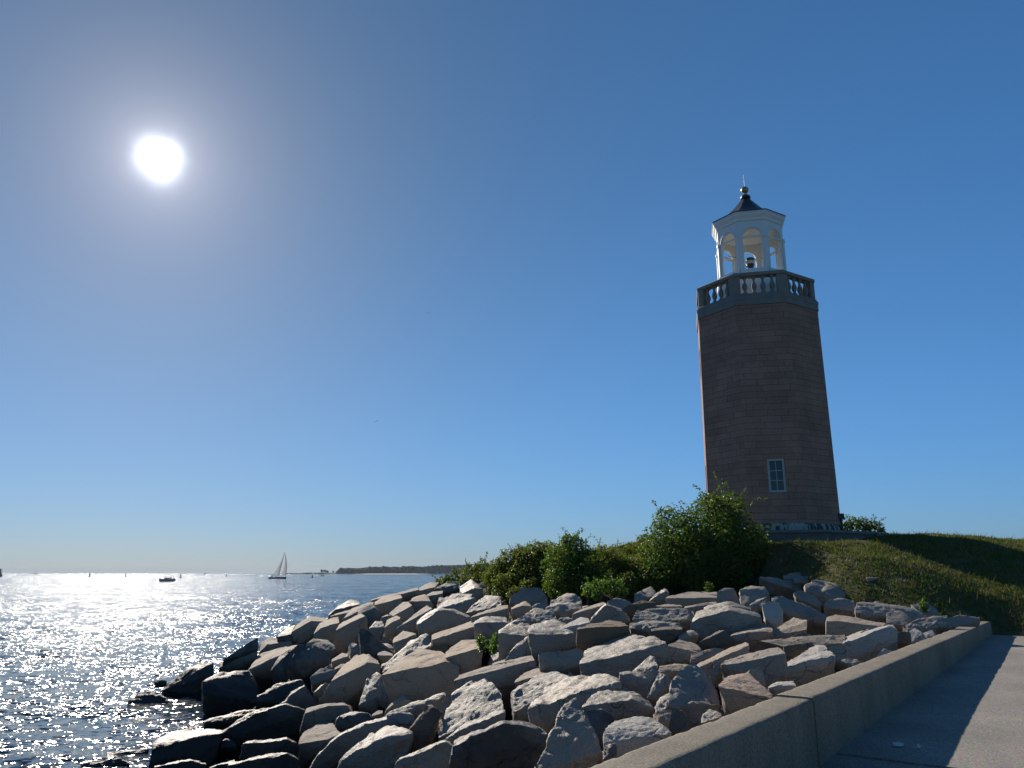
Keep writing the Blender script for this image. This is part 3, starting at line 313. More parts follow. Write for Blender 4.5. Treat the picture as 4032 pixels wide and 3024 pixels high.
g|small rounded grey stone under the low green bush in the middle|232 1902 321 268 1895 310 285 1891 320 229 1917 334 252 1927 343 283 1908 334 230 1924 326 234 1937 311 252 1934 335 255 1947 320 285 1915 326 284 1928 312 236 1916 301 269 1909 291 285 1905 300
t|pale cracked stone standing against the edge of the large bush|340 2223 319 371 2220 326 397 2218 341 350 2271 343 395 2265 364 404 2239 351 351 2279 336 355 2291 318 396 2272 357 396 2285 339 406 2246 344 405 2259 326 345 2236 300 373 2234 307 397 2232 322
g|upright stone with a curved lit edge at the foot of the large bush|386 2139 340 411 2140 352 422 2141 348 363 2133 326 409 2136 320 421 2136 337 398 2207 343 429 2239 357 433 2224 356 400 2214 336 402 2226 322 430 2247 349 430 2259 335 435 2231 349 434 2243 335 368 2146 308 411 2149 302 422 2149 318
b|dark brown rough stone in front of the pale cracked stone|251 1823 318 273 1827 307 330 1838 322 260 1834 328 305 1863 339 333 1852 335 261 1843 318 267 1860 299 306 1872 329 307 1889 310 335 1862 325 334 1878 305 256 1841 293 278 1845 282 330 1856 297
t|long flat tan slab lying along the foot of the large bush|389 2022 337 427 2019 333 518 2013 340 390 2020 325 426 2017 320 492 2012 327 517 2010 331 407 2084 340 486 2205 351 565 2198 351 409 2096 327 418 2117 303 489 2217 339 490 2238 315 568 2210 338 562 2231 314 400 2042 294 433 2040 288 494 2035 295 517 2033 300
g|upright rounded stone at the right end of the long flat tan slab|500 1954 327 531 1960 322 563 1966 322 514 1992 354 540 2019 363 562 2016 362 567 2002 347 516 2000 346 521 2012 330 542 2026 356 544 2039 340 564 2024 354 565 2036 339 569 2009 339 569 2022 324 507 1968 308 535 1974 303 565 1980 303
g|broad pitted grey slab in the middle below the long flat tan slab|236 1577 308 319 1579 305 361 1580 309 255 1629 328 306 1640 330 370 1627 328 257 1639 317 264 1657 296 308 1651 319 310 1668 298 373 1638 317 370 1656 296 244 1596 280 322 1598 277 361 1599 282
t|thin pale slab resting on the broad pitted grey slab|332 1846 325 392 1841 325 332 1845 319 391 1840 320 338 1879 326 373 1913 328 398 1884 327 339 1884 321 342 1892 312 374 1918 323 374 1926 314 399 1889 323 397 1896 314 335 1854 307 391 1848 308
t|thin wedge of stone under the upright rounded stone|395 1840 322 468 1834 332 400 1839 318 468 1833 327 405 1872 323 445 1846 333 482 1886 335 406 1879 317 411 1890 304 447 1853 326 448 1864 313 483 1892 328 481 1903 315 406 1851 301 468 1845 310
g|low rough slab between the wide brown-topped slab and the small brown box-like stone|212 1454 303 256 1447 294 301 1440 302 215 1471 311 264 1487 314 304 1458 311 216 1480 303 222 1493 286 265 1495 305 267 1508 289 306 1466 302 304 1480 286 218 1469 281 258 1462 273 300 1455 281
g|very large boulder with rough domed top and smooth grey front right of the middle|325 1468 312 342 1464 321 365 1460 323 393 1454 334 438 1444 325 324 1462 294 341 1458 283 387 1448 293 446 1435 321 355 1539 325 403 1650 333 437 1621 342 468 1593 332 457 1490 327 359 1556 307 367 1584 274 407 1667 315 411 1695 282 441 1637 325 442 1665 292 473 1609 315 471 1637 282 462 1507 310 462 1535 277 335 1492 250 351 1488 239 394 1479 249 450 1466 278
b|small dark brown box-like stone left of the very large domed boulder|239 1389 303 268 1384 306 292 1380 307 238 1386 296 262 1382 285 284 1378 295 291 1377 304 244 1407 304 275 1422 308 297 1408 308 246 1414 296 250 1426 282 277 1429 301 278 1440 287 298 1415 301 298 1426 287 243 1399 278 265 1395 267 285 1391 277 292 1390 285
t|small lit stone against the left foot of the very large domed boulder|279 1365 291 299 1367 290 317 1368 299 284 1376 296 306 1393 304 312 1379 304 285 1380 291 287 1388 282 307 1397 299 308 1405 289 313 1383 299 313 1391 290 282 1373 278 301 1375 278 317 1376 287
t|block with a flat tan face right of the big flat glittering slab|231 1199 295 255 1205 290 280 1210 283 229 1195 274 262 1202 271 282 1207 280 237 1220 296 272 1301 296 294 1306 291 294 1257 286 238 1226 290 242 1237 276 273 1307 289 274 1318 276 296 1313 284 294 1323 271 295 1263 279 294 1274 265 233 1207 256 264 1214 254 283 1219 263
b|dark triangular wedge stone below the very large domed boulder|309 1332 289 327 1329 281 364 1323 291 358 1324 302 314 1339 290 349 1355 307 351 1331 309 316 1347 283 321 1359 267 351 1363 299 353 1375 284 353 1339 302 355 1351 287 314 1345 270 331 1342 261 366 1336 272 360 1337 283
p|warm pink-tan lit stone leaning right of the very large domed boulder|374 1385 295 402 1379 301 434 1371 305 379 1382 287 401 1377 288 422 1372 290 443 1367 304 387 1421 297 452 1519 311 465 1489 311 458 1418 307 390 1430 287 396 1445 268 455 1528 302 455 1544 283 468 1498 301 467 1514 282 462 1427 297 461 1443 278 387 1399 262 406 1394 264 426 1389 265 446 1384 280
p|reddish-tinted rough stone behind the pointed shard|256 1166 277 270 1170 273 307 1178 287 261 1181 285 297 1188 294 310 1186 292 263 1187 278 267 1197 265 298 1195 287 299 1205 274 312 1192 285 312 1202 272 260 1178 260 273 1181 256 308 1189 271
t|long slab with a bright top edge rising to the right behind the glittering upright boulder|257 1135 271 282 1136 281 309 1136 292 332 1136 301 268 1133 265 291 1134 277 331 1134 291 265 1163 273 310 1167 294 340 1176 303 338 1156 302 267 1172 262 274 1188 242 313 1177 283 316 1192 264 343 1186 293 343 1202 273 341 1166 292 341 1181 272 274 1151 239 296 1151 251 333 1152 266
g|large flat-topped glittering slab in the centre of the rocks|99 1206 269 119 1206 267 158 1204 262 191 1202 274 226 1201 296 105 1205 258 155 1203 253 191 1201 264 228 1199 271 230 1199 294 122 1341 274 162 1462 280 205 1460 293 225 1277 300 235 1236 298 123 1358 255 131 1386 219 164 1479 262 168 1508 227 208 1478 275 208 1506 240 228 1294 282 227 1322 246 238 1253 279 237 1282 244 113 1236 211 161 1234 206 194 1232 217 229 1231 225 231 1231 249
g|cube-like left half of the notched pair in front of the flat glittering slab|129 976 282 143 974 283 161 972 278 128 972 269 143 970 262 157 968 256 162 967 275 131 989 283 142 990 284 154 993 284 164 998 279 132 993 278 134 1001 264 143 994 279 144 1001 265 155 998 279 155 1005 265 165 1002 274 164 1009 260 131 980 257 145 978 250 157 976 244 162 975 263
g|upright right half of the notched pair in front of the flat glittering slab|164 1006 254 177 1006 261 182 1007 283 153 1031 279 178 1044 296 182 1040 295 182 1013 289 153 1035 274 156 1042 252 179 1048 291 179 1055 269 183 1044 290 183 1051 268 183 1017 284 183 1024 262 166 1013 243 178 1014 250 182 1014 271
g|dark stone in the shadow right of the notched pair|150 914 265 163 916 261 175 917 277 168 935 289 176 925 287 179 921 282 169 939 285 170 944 271 177 928 283 177 934 269 179 925 278 179 930 264 152 920 255 165 922 252 176 924 267
t|flat lit tan stone behind the glittering upright boulder|194 1069 274 211 1069 268 222 1069 276 196 1084 280 220 1102 281 235 1082 282 197 1089 274 200 1097 263 221 1107 275 222 1115 265 236 1087 276 236 1096 266 197 1079 260 213 1078 254 223 1078 263
g|tall glittering upright boulder near the seawall, right of centre|154 808 274 178 807 257 201 806 266 205 806 275 162 837 292 177 855 302 193 869 307 207 869 295 211 838 285 163 844 284 168 855 257 179 862 295 181 873 268 195 875 300 196 886 273 208 875 288 208 886 261 212 844 278 212 856 250 159 820 255 181 820 238 203 819 248 206 819 256
g|flank stone at the left foot of the tall glittering upright boulder|145 833 260 160 830 271 145 841 267 153 849 275 163 842 281 146 843 265 147 846 254 153 851 272 154 855 261 163 844 279 163 847 268 146 837 255 160 834 265
p|small pink-tinged lit stone left of the brown fin by the seawall|134 754 268 142 756 263 147 757 269 132 765 273 141 770 276 150 771 276 132 767 270 134 770 263 141 772 273 141 776 266 150 774 274 150 777 266 135 758 262 143 760 257 147 761 263
b|brown fin-shaped stone touching the seawall|132 704 268 143 701 268 153 699 274 139 715 286 146 712 285 153 702 275 140 718 283 141 722 273 146 715 281 147 719 272 154 705 272 154 709 263 134 709 260 144 707 260 153 704 266
g|grey stone at the right foot of the tall glittering upright boulder, on the seawall|162 710 275 179 710 280 165 718 279 174 726 283 181 714 282 165 720 276 167 724 272 175 728 280 175 732 276 182 716 280 181 720 275 164 714 269 180 714 274
g|left half of the cracked wide slab at the lower centre, grey and ridged|2 1099 220 28 1104 216 67 1110 228 84 1113 256 0 1141 239 34 1189 254 65 1184 261 83 1123 259 0 1152 227 5 1170 203 34 1200 242 36 1218 219 65 1195 249 64 1213 226 84 1134 247 81 1152 223 5 1119 190 30 1123 185 67 1130 198 82 1132 226
g|right half of the cracked wide slab at the lower centre, long with a dark front|20 956 247 64 949 260 88 944 270 124 938 278 22 952 235 40 948 230 78 942 252 124 934 274 45 1076 253 72 1067 266 97 1037 274 117 983 280 127 963 278 45 1090 237 49 1113 207 73 1081 250 75 1104 221 98 1050 259 98 1074 229 119 997 265 118 1021 235 128 977 263 126 1000 233 27 977 196 44 974 190 80 967 213 123 959 236
t|bright smooth triangular stone behind the cracked wide slab|2 1257 237 36 1261 243 77 1265 249 5 1256 235 36 1259 237 94 1265 243 14 1313 240 46 1375 249 71 1294 250 14 1322 229 17 1338 209 47 1385 239 47 1401 218 71 1304 239 69 1320 219 8 1274 208 37 1277 211 91 1283 217
t|long smooth sunlit slab with an overhanging dark front left of centre|-96 1339 229 -36 1352 229 8 1362 233 38 1368 256 -95 1335 216 -83 1338 207 -27 1350 216 17 1360 225 40 1365 249 -91 1389 231 -53 1464 235 -6 1547 242 36 1420 259 -92 1407 211 -87 1436 173 -54 1482 215 -52 1512 178 -6 1565 223 -8 1595 185 37 1438 239 31 1468 202 -92 1368 167 -80 1371 158 -27 1383 167 14 1392 176 36 1397 201
g|glossy pale-topped boulder leaning over a dark hollow in the lower centre|73 866 263 94 868 265 108 868 264 127 870 269 148 871 262 80 865 260 105 866 252 148 869 254 149 869 261 90 918 267 112 964 270 129 977 269 139 890 270 150 889 261 91 928 256 95 944 234 113 974 258 115 991 237 130 987 258 131 1003 237 140 900 259 140 916 237 151 899 249 150 916 227 85 883 232 108 884 224 148 887 226 150 887 233
g|tall spire-shaped boulder with a sharp tip at the bottom centre|16 719 233 54 724 232 71 726 237 78 727 248 36 752 260 50 782 279 61 789 284 67 777 274 36 760 250 38 774 219 50 790 269 52 804 238 61 798 275 61 811 244 68 785 265 67 798 234 20 734 210 55 739 208 71 741 213 78 742 225
g|thin pointed shard propped against the front of the spire-shaped boulder|59 767 239 65 766 238 65 765 256 60 774 250 62 774 256 64 773 258 60 775 249 60 776 237 62 775 255 62 776 243 64 774 257 64 775 245 59 768 236 64 767 236 65 767 254
w|broad pale lit boulder with a bumpy top resting behind the seawall at the bottom|73 666 268 83 666 260 103 665 262 127 665 275 77 681 275 88 706 278 106 707 281 120 705 280 124 673 278 128 672 275 78 688 267 81 700 251 89 713 269 91 725 254 107 714 273 108 726 257 122 712 272 122 724 256 126 680 270 125 692 254 129 679 267 128 691 251 77 679 248 86 679 239 105 678 242 127 678 254
d|dark stone beneath the left side of the broad pale bumpy boulder|70 641 260 80 639 263 80 639 269 72 648 269 79 642 273 72 649 267 72 651 260 80 644 271 79 646 264 71 643 256 80 641 259 80 641 265
d|dark blue-black stone sunk in the hollow right of the spire-shaped boulder|74 800 250 82 801 242 90 803 249 71 819 268 89 822 268 100 817 263 72 822 264 73 828 249 90 826 264 90 832 250 100 821 259 99 827 245 75 807 239 83 808 232 91 810 239
g|thin blade-like shard standing behind the tall glittering upright boulder|246 1023 277 251 1023 269 259 1022 280 263 1032 292 264 1031 290 264 1034 290 264 1037 278 264 1032 288 264 1036 276 248 1027 272 252 1026 263 259 1026 275
p|smooth pinkish sunlit stone against the seawall left of the wall joint|197 787 295 206 786 287 239 786 286 252 785 283 203 784 280 207 784 273 238 783 281 251 783 282 233 884 292 260 897 293 256 845 289 256 799 283 235 891 284 237 903 268 262 904 285 262 917 269 259 852 281 259 864 265 259 806 274 259 819 258 208 798 260 212 797 252 241 797 260 253 797 261
d|big boulder splashed with black stains at the bottom, left of the spire-shaped one|-61 844 231 -30 852 240 -10 857 247 18 863 243 37 868 237 -62 836 223 -56 838 211 -30 844 202 20 856 203 36 860 227 -62 868 232 -31 882 241 -10 883 248 18 893 244 37 892 236 -63 882 216 -59 904 187 -32 895 226 -31 917 196 -10 897 232 -11 919 203 18 906 229 16 928 199 37 906 220 33 928 190 -60 860 185 -54 862 172 -29 869 163 18 881 164 33 884 189
g|small dark stone right behind the cracked wide slab|73 1195 247 89 1197 245 86 1206 259 91 1203 253 86 1208 256 86 1212 250 91 1205 251 91 1209 244 74 1199 241 88 1201 239
g|shaded rounded boulder under the right side of the large bush|547 1911 323 571 1916 316 612 1925 342 561 1963 360 598 1993 370 623 1960 367 625 1936 350 563 1972 351 570 1987 329 601 2002 361 604 2017 340 626 1969 357 626 1983 336 628 1945 341 628 1960 320 554 1927 300 577 1933 293 615 1941 319
g|low dark slab leaning left of the layered white stone|541 1816 319 577 1815 332 544 1829 330 568 1844 342 585 1834 347 546 1834 325 550 1842 313 569 1849 337 571 1857 325 586 1839 342 586 1847 331 545 1824 307 579 1823 320
w|layered whitish stone with wavy bands standing upright|502 1594 313 520 1594 296 537 1593 308 506 1619 336 525 1629 345 545 1632 342 546 1616 328 508 1624 330 512 1633 307 526 1634 340 528 1643 317 547 1637 337 547 1645 314 548 1621 323 548 1630 300 506 1603 300 523 1603 282 538 1603 294
g|broad dark slab sloping down right behind the layered whitish stone|537 1635 333 574 1639 311 639 1646 298 647 1647 306 541 1667 350 563 1681 358 610 1691 339 653 1661 314 546 1681 335 559 1706 306 568 1696 343 579 1721 314 615 1706 324 622 1731 295 658 1676 298 661 1701 268 550 1662 295 585 1666 272 646 1673 259 654 1674 267
g|dark wedge stone above the broad dark sloping slab|661 1857 344 715 1857 322 662 1875 357 682 1883 362 720 1889 345 723 1868 330 665 1883 348 672 1897 332 685 1891 354 690 1905 337 723 1898 337 725 1911 320 726 1876 321 728 1890 305 669 1873 323 719 1872 301
t|rough stone with diagonal ridges right of the warm pink-tan stone|435 1410 289 472 1406 287 513 1402 305 477 1446 306 518 1477 322 526 1431 319 480 1456 296 486 1473 275 521 1488 312 523 1505 291 530 1441 308 531 1458 288 445 1428 262 479 1425 260 517 1421 278
b|small brown-topped stone in front of the diagonally ridged one|466 1353 292 505 1351 291 471 1358 296 491 1366 303 507 1359 298 472 1362 292 476 1370 283 492 1370 299 494 1377 290 509 1364 294 509 1371 285 470 1361 280 506 1359 280
t|flat reddish-grey slab with pitted front right of the layered whitish stone|574 1468 314 595 1464 314 637 1457 309 668 1451 306 570 1464 291 600 1459 291 658 1448 298 600 1527 317 643 1593 320 685 1562 315 702 1507 309 604 1539 304 613 1559 280 648 1605 308 653 1625 284 690 1574 302 691 1594 278 707 1518 296 707 1538 272 583 1486 260 611 1481 260 664 1470 267
w|large smooth whitish oblong boulder lying on the others close to the seawall|526 1285 292 559 1283 301 600 1281 316 611 1280 313 528 1280 272 545 1279 272 577 1277 285 606 1275 295 609 1275 304 553 1343 295 575 1345 304 619 1329 318 639 1347 316 557 1354 283 566 1373 261 580 1356 292 587 1374 270 624 1340 307 628 1358 285 644 1358 305 646 1376 282 540 1300 243 556 1299 242 586 1297 256 613 1295 266 615 1295 275
w|smooth white-topped boulder with a pointed left end beside the seawall|347 1057 278 375 1063 284 408 1070 292 427 1074 293 345 1054 274 364 1059 270 397 1066 277 424 1072 289 365 1095 280 394 1115 287 453 1205 298 458 1187 297 435 1096 294 368 1105 270 376 1120 250 397 1125 277 402 1140 257 456 1214 288 455 1230 269 462 1197 287 461 1212 268 439 1106 284 440 1121 265 354 1072 249 372 1076 244 403 1083 252 428 1089 264
t|long flat sandy slab running behind the smooth white-topped boulder|430 1278 287 494 1291 286 537 1300 291 400 1302 294 447 1299 294 517 1337 300 550 1333 301 403 1311 285 415 1326 266 451 1308 284 458 1323 265 521 1346 290 522 1361 272 554 1342 291 552 1357 273 440 1295 263 498 1308 262 539 1316 267
t|tan stone propping up the left end of the whitish oblong boulder|461 1162 280 481 1163 281 460 1181 295 487 1186 299 489 1182 296 461 1185 291 465 1191 282 488 1190 294 489 1196 286 491 1186 292 491 1192 283 464 1169 270 483 1170 271
b|brown pitted stone between the tan ridged boulder and the long sandy slab|411 1220 280 438 1220 280 454 1220 293 413 1233 292 437 1238 296 454 1226 298 415 1239 286 420 1248 275 439 1243 290 441 1252 279 456 1231 292 457 1241 280 416 1230 266 441 1230 266 456 1230 278
t|big tan boulder with ridged lit top and deep dark front beside the white-topped one|260 1016 289 280 1015 290 315 1012 293 338 1010 301 278 1010 282 298 1008 271 320 1007 268 337 1005 278 266 1036 290 293 1059 293 333 1100 298 354 1079 304 346 1030 302 269 1046 279 277 1064 257 296 1069 281 301 1087 259 337 1110 286 339 1128 265 357 1090 293 358 1107 271 350 1040 290 351 1058 268 285 1029 254 304 1028 242 324 1026 239 340 1025 250
w|small pale stone in the crook above the wall joint|262 838 286 272 835 289 289 832 289 268 835 284 276 834 283 289 831 288 264 846 287 277 854 290 293 852 290 265 850 283 268 855 276 278 858 286 280 863 279 294 856 286 294 861 279 270 841 275 278 840 274 290 837 279
g|thin flat grey stone lying on the edge of the seawall|436 1073 284 452 1072 281 428 1080 287 454 1091 289 468 1085 286 429 1083 283 433 1089 275 455 1094 285 456 1100 277 469 1088 282 469 1094 275 440 1080 275 454 1078 271
w|small rounded pale stone behind the seawall under the whitish oblong boulder|517 1152 282 530 1154 283 524 1160 288 536 1169 294 546 1166 292 525 1163 285 527 1168 279 537 1171 291 539 1176 285 547 1168 289 547 1173 283 520 1157 275 532 1159 276
b|brown slab in the gap right of the whitish oblong boulder|636 1340 288 663 1344 285 648 1358 303 661 1361 304 676 1367 303 649 1362 299 652 1367 291 663 1364 301 664 1369 292 678 1370 300 678 1376 291 640 1346 279 665 1350 276
w|cream-coloured crumbly block standing behind the seawall|678 1373 284 686 1373 283 704 1372 294 688 1394 303 700 1399 307 703 1379 300 689 1398 299 692 1404 288 702 1403 303 704 1409 292 705 1382 297 707 1388 286 682 1380 275 690 1379 273 706 1378 285
w|small pale stone just right of the cream crumbly block|727 1421 289 747 1424 294 731 1435 296 750 1438 302 750 1428 296 732 1437 293 735 1442 287 751 1441 299 752 1446 293 752 1431 293 753 1435 287 730 1427 281 749 1429 286
g|layered splintered grey rock at the far end beside the seawall|745 1517 293 800 1524 295 830 1528 305 743 1533 302 791 1555 315 842 1552 320 748 1542 292 760 1558 273 796 1564 305 803 1580 286 848 1562 310 850 1577 291 757 1535 268 808 1541 270 836 1545 280
g|long dark stone lying along the far end of the seawall|867 1604 294 900 1606 298 938 1610 310 877 1621 311 902 1625 317 942 1617 314 881 1629 303 890 1642 288 906 1633 309 913 1646 293 946 1625 306 949 1638 291 878 1618 273 908 1621 278 943 1624 290
g|long low slab in bush shadow with grass creeping over it|699 1632 321 769 1637 307 829 1641 309 727 1684 339 793 1730 340 835 1694 328 855 1662 316 732 1697 325 746 1719 300 799 1743 326 806 1765 301 841 1707 314 845 1729 288 862 1675 303 865 1697 277 715 1656 287 781 1661 274 837 1665 275
g|flat shaded block left of the low grassy-edged slab|670 1722 328 738 1730 319 689 1745 342 733 1775 346 758 1770 342 692 1754 333 699 1768 317 736 1784 337 739 1798 321 762 1778 334 762 1792 317 679 1738 306 743 1746 297
g|very long flat bluish slab in the shadow of the bush|725 1965 358 778 1961 338 864 1956 335 738 2005 376 802 2056 381 863 2031 369 884 1980 346 744 2021 360 759 2047 330 808 2072 365 817 2099 334 870 2047 353 874 2073 322 891 1996 330 894 2022 299 742 1993 318 791 1990 298 871 1985 294
g|sloping dark slab at the right foot of the large bush|704 2152 374 789 2160 350 680 2181 389 733 2178 387 814 2211 376 684 2194 376 696 2215 352 737 2190 374 745 2212 350 819 2223 363 819 2245 338 715 2175 342 794 2183 318
g|flat stone with a lit right end on the grass edge|758 2205 384 856 2195 382 761 2222 395 835 2237 407 867 2220 397 764 2231 385 774 2246 368 838 2246 398 841 2261 381 871 2229 388 871 2244 371 768 2222 361 859 2211 359
g|low shadowed stone under the right edge of the large bush|-1588816 -5005382 3764 -1686457 -5004737 9839 -1777671 -5004134 -13611 -1663573 -5261562 -32630 -1777862 -5260916 -50954 -1899082 -5260313 -39033 -1672409 -5289508 -4859 -1689269 -5336086 -1891 -1787307 -5288863 -23280 -1793589 -5335441 -20475 -1909172 -5288260 -11296 -1904235 -5334838 -8384 -1613351 -5056618 73666 -1704101 -5055973 79802 -1788880 -5055370 56113
g|shadowed pyramid-like stone at the top of the rocks beside the grass|-24339 -68705 -426 -25725 -68873 -92 -28122 -69161 530 -25816 -73250 -763 -26479 -73250 -1276 -28272 -73417 -765 -29998 -73705 258 -25991 -73745 -275 -26294 -74572 131 -26658 -73745 -791 -26901 -74572 -392 -28463 -73913 -277 -28543 -74739 128 -30200 -74201 752 -30123 -75027 1169 -24800 -69614 802 -26092 -69782 1141 -28325 -70070 1771
t|flat weathered stone set alone in the grass|881 1970 389 942 1975 389 884 1969 383 942 1974 384 891 1995 390 930 2014 391 961 2013 391 892 1999 386 897 2005 379 932 2018 387 933 2024 380 963 2017 387 961 2023 379 889 1976 374 943 1981 375
g|grey stone sunk in the grass above the layered splintered rock|877 1720 316 914 1716 312 875 1753 333 912 1765 339 923 1738 323 879 1760 325 887 1773 310 916 1772 331 920 1785 316 927 1745 315 930 1758 300 885 1734 297 919 1730 293
g|dark stone in the shadow under the big tan ridged boulder|265 930 286 289 935 275 266 933 287 275 937 293 292 951 291 267 936 284 270 941 276 275 940 289 277 945 281 293 954 288 293 959 280 268 936 278 289 940 267
g|hidden stone beneath the whitish oblong boulder|555 1279 281 597 1282 281 568 1311 306 591 1321 315 612 1316 308 570 1316 300 575 1326 285 594 1327 308 597 1336 293 614 1322 302 615 1331 287 561 1289 266 600 1292 265
g|low dark stone behind the very long flat bluish slab|771 2167 376 868 2170 370 773 2180 385 824 2191 393 868 2186 382 776 2188 377 785 2202 361 827 2199 384 831 2213 368 871 2194 373 872 2208 357 780 2182 355 870 2186 349
t|flat shaded stone behind the brown slab near the far wall end|738 1584 303 772 1575 301 758 1623 322 789 1626 326 794 1599 313 761 1629 316 766 1639 304 792 1632 320 794 1642 308 797 1605 306 798 1614 294 745 1595 287 776 1586 285
d|lone black rock standing out in the glittering water|-1193 2565 -5 -1130 2566 -10 -1075 2567 4 -1205 2582 11 -1179 2611 30 -1140 2616 35 -1079 2584 13 -1213 2598 -8 -1218 2626 -43 -1186 2627 12 -1194 2654 -24 -1147 2632 16 -1158 2659 -19 -1086 2600 -6 -1103 2627 -42 -1202 2595 -50 -1144 2596 -55 -1093 2597 -42
d|black pointed rock reaching furthest left into the water|-1160 2723 25 -1110 2718 14 -1066 2713 8 -1007 2706 31 -988 2704 73 -1170 2745 30 -1126 2772 69 -1081 2803 98 -1005 2738 107 -1179 2767 5 -1184 2803 -42 -1135 2794 44 -1144 2831 -2 -1089 2825 74 -1102 2861 28 -1013 2760 83 -1033 2796 37 -1170 2763 -35 -1124 2758 -46 -1082 2753 -53 -1027 2746 -29 -1010 2744 13
d|black lumpy rock with wet sparkles at the water's edge|-882 2340 69 -839 2343 40 -776 2349 30 -711 2354 39 -897 2371 94 -878 2430 110 -836 2449 111 -788 2454 115 -905 2393 69 -910 2431 20 -886 2453 84 -893 2490 36 -844 2472 86 -854 2509 38 -796 2476 89 -810 2514 42 -892 2381 7 -852 2385 -23 -792 2390 -33 -732 2395 -24
t|tan-topped slab sloping towards the black pointed rock|-990 2753 90 -919 2752 94 -862 2751 144 -988 2747 71 -946 2747 74 -864 2745 122 -1009 2808 93 -1018 3008 111 -891 2824 148 -1015 2826 74 -1016 2854 38 -1024 3025 92 -1024 3054 57 -897 2841 129 -909 2869 94 -995 2779 24 -955 2778 27 -879 2777 76
g|small grey stone between the tan-topped slab and the lumpy black rock|-948 2764 72 -904 2771 85 -959 2772 75 -942 2804 96 -909 2786 94 -961 2779 67 -962 2791 52 -944 2811 88 -947 2823 73 -912 2793 86 -917 2805 71 -951 2777 52 -910 2784 66
d|dark rock behind the tan-topped slab at the waterline|-979 2748 112 -923 2752 132 -861 2756 152 -950 2768 134 -930 2770 148 -880 2794 186 -955 2784 117 -961 2810 84 -936 2786 131 -943 2813 98 -885 2810 168 -897 2836 136 -985 2777 69 -932 2781 89 -875 2785 109
d|thin dark wet ledge washed by the small inlet|-770 2075 31 -716 2083 31 -657 2091 54 -779 2088 37 -731 2120 50 -654 2110 63 -784 2102 21 -786 2125 -9 -736 2134 34 -742 2157 4 -659 2124 47 -672 2147 17 -775 2100 -7 -725 2108 -7 -670 2116 15
d|tiny dark rock awash beside the black pointed rock|-1212 2775 36 -1170 2772 36 -1217 2781 41 -1200 2789 47 -1176 2784 45 -1219 2786 36 -1220 2794 26 -1202 2793 42 -1204 2801 32 -1178 2788 40 -1182 2796 30 -1214 2783 23 -1175 2780 23
d|wet black slab with a shiny dished top at the bottom left water's edge|-752 1741 43 -734 1742 50 -693 1745 43 -625 1750 62 -610 1751 74 -751 1732 15 -719 1734 11 -626 1740 11 -611 1741 51 -773 1802 47 -768 1885 50 -690 1841 67 -626 1788 70 -781 1823 22 -786 1857 -24 -777 1905 25 -781 1940 -20 -698 1861 42 -709 1895 -3 -634 1809 46 -650 1843 0 -761 1769 -45 -731 1772 -49 -644 1778 -49 -630 1779 -7
d|low black rock awash at the bottom left corner|-925 1798 -5 -867 1805 -5 -825 1810 -1 -930 1806 -1 -906 1820 4 -854 1823 8 -832 1818 2 -934 1814 -11 -935 1828 -30 -910 1829 -6 -913 1842 -25 -858 1832 -2 -866 1845 -21 -835 1826 -8 -846 1840 -27 -928 1813 -29 -875 1820 -29 -836 1825 -25
d|narrow black ledge left of the wet dished slab|-922 1904 -2 -859 1914 -9 -835 1918 0 -928 1912 0 -890 1932 0 -840 1929 6 -932 1919 -9 -933 1932 -27 -893 1940 -9 -898 1953 -26 -843 1937 -4 -852 1949 -21 -925 1918 -25 -867 1929 -31 -844 1933 -22
d|low dark slab with a lit rim at the very bottom left|-695 1630 33 -658 1628 40 -625 1626 46 -593 1623 40 -691 1627 27 -591 1620 28 -703 1647 31 -665 1644 39 -632 1642 45 -602 1640 39 -707 1656 20 -707 1671 -1 -668 1653 28 -672 1668 8 -635 1651 34 -642 1666 14 -605 1649 28 -614 1664 8 -694 1643 0 -601 1636 2
d|small wet stone in the dark gap right of the dished slab|-614 1757 43 -583 1762 43 -618 1767 50 -613 1777 57 -595 1778 53 -619 1771 45 -620 1779 35 -615 1782 52 -616 1789 42 -597 1782 48 -600 1789 38 -616 1765 30 -587 1770 30
d|dark stone with curved lit rim between the two bottom-left slabs|-559 1549 49 -542 1552 56 -515 1557 58 -559 1545 45 -512 1554 43 -563 1560 49 -546 1564 55 -521 1569 59 -565 1567 41 -566 1578 26 -548 1570 47 -551 1581 33 -523 1575 51 -528 1586 36 -561 1557 26 -518 1566 24
"""
SR_PTS=[(-7.86, 17.63, 0.1), (-5.24, 15.65, 0.5), (-3.01, 13.41, 1.0), (-1.22, 10.73, 1.6), (-0.03, 8.05, 2.2), (0.46, 6.26, 2.6), (-9.95, 26.48, 0.2), (-6.11, 20.01, 0.5), (-10.67, 24.58, -0.3), (-3.89, 17.09, 1.1), (-1.86, 16.03, 1.7), (-0.04, 12.54, 2.2), (1.07, 9.76, 2.6), (1.94, 8.71, 2.75), (-8.96, 28.78, 1.1), (-5.28, 22.83, 1.7), (-2.23, 18.9, 2.3), (-0.05, 15.57, 2.6), (1.48, 13.34, 2.8), (2.88, 12.79, 2.85), (3.46, 10.27, 2.8), (-7.03, 30.07, 2.2), (-3.1, 26.07, 2.8), (-0.06, 18.42, 3.05), (2.07, 18.47, 3.15), (3.96, 17.38, 3.2), (5.4, 15.76, 3.1), (6.5, 14.27, 2.95), (-0.94, 28.71, 3.4), (2.55, 22.63, 3.4), (5.48, 23.93, 3.5), (-3.06, 36.0, 3.51), (7.8, 22.5, 3.85), (8.38, 18.2, 3.36), (9.26, 17.0, 3.12), (10.02, 17.0, 2.95), (7.52, 24.0, 4.31), (-5.5, 31.0, 3.0)]

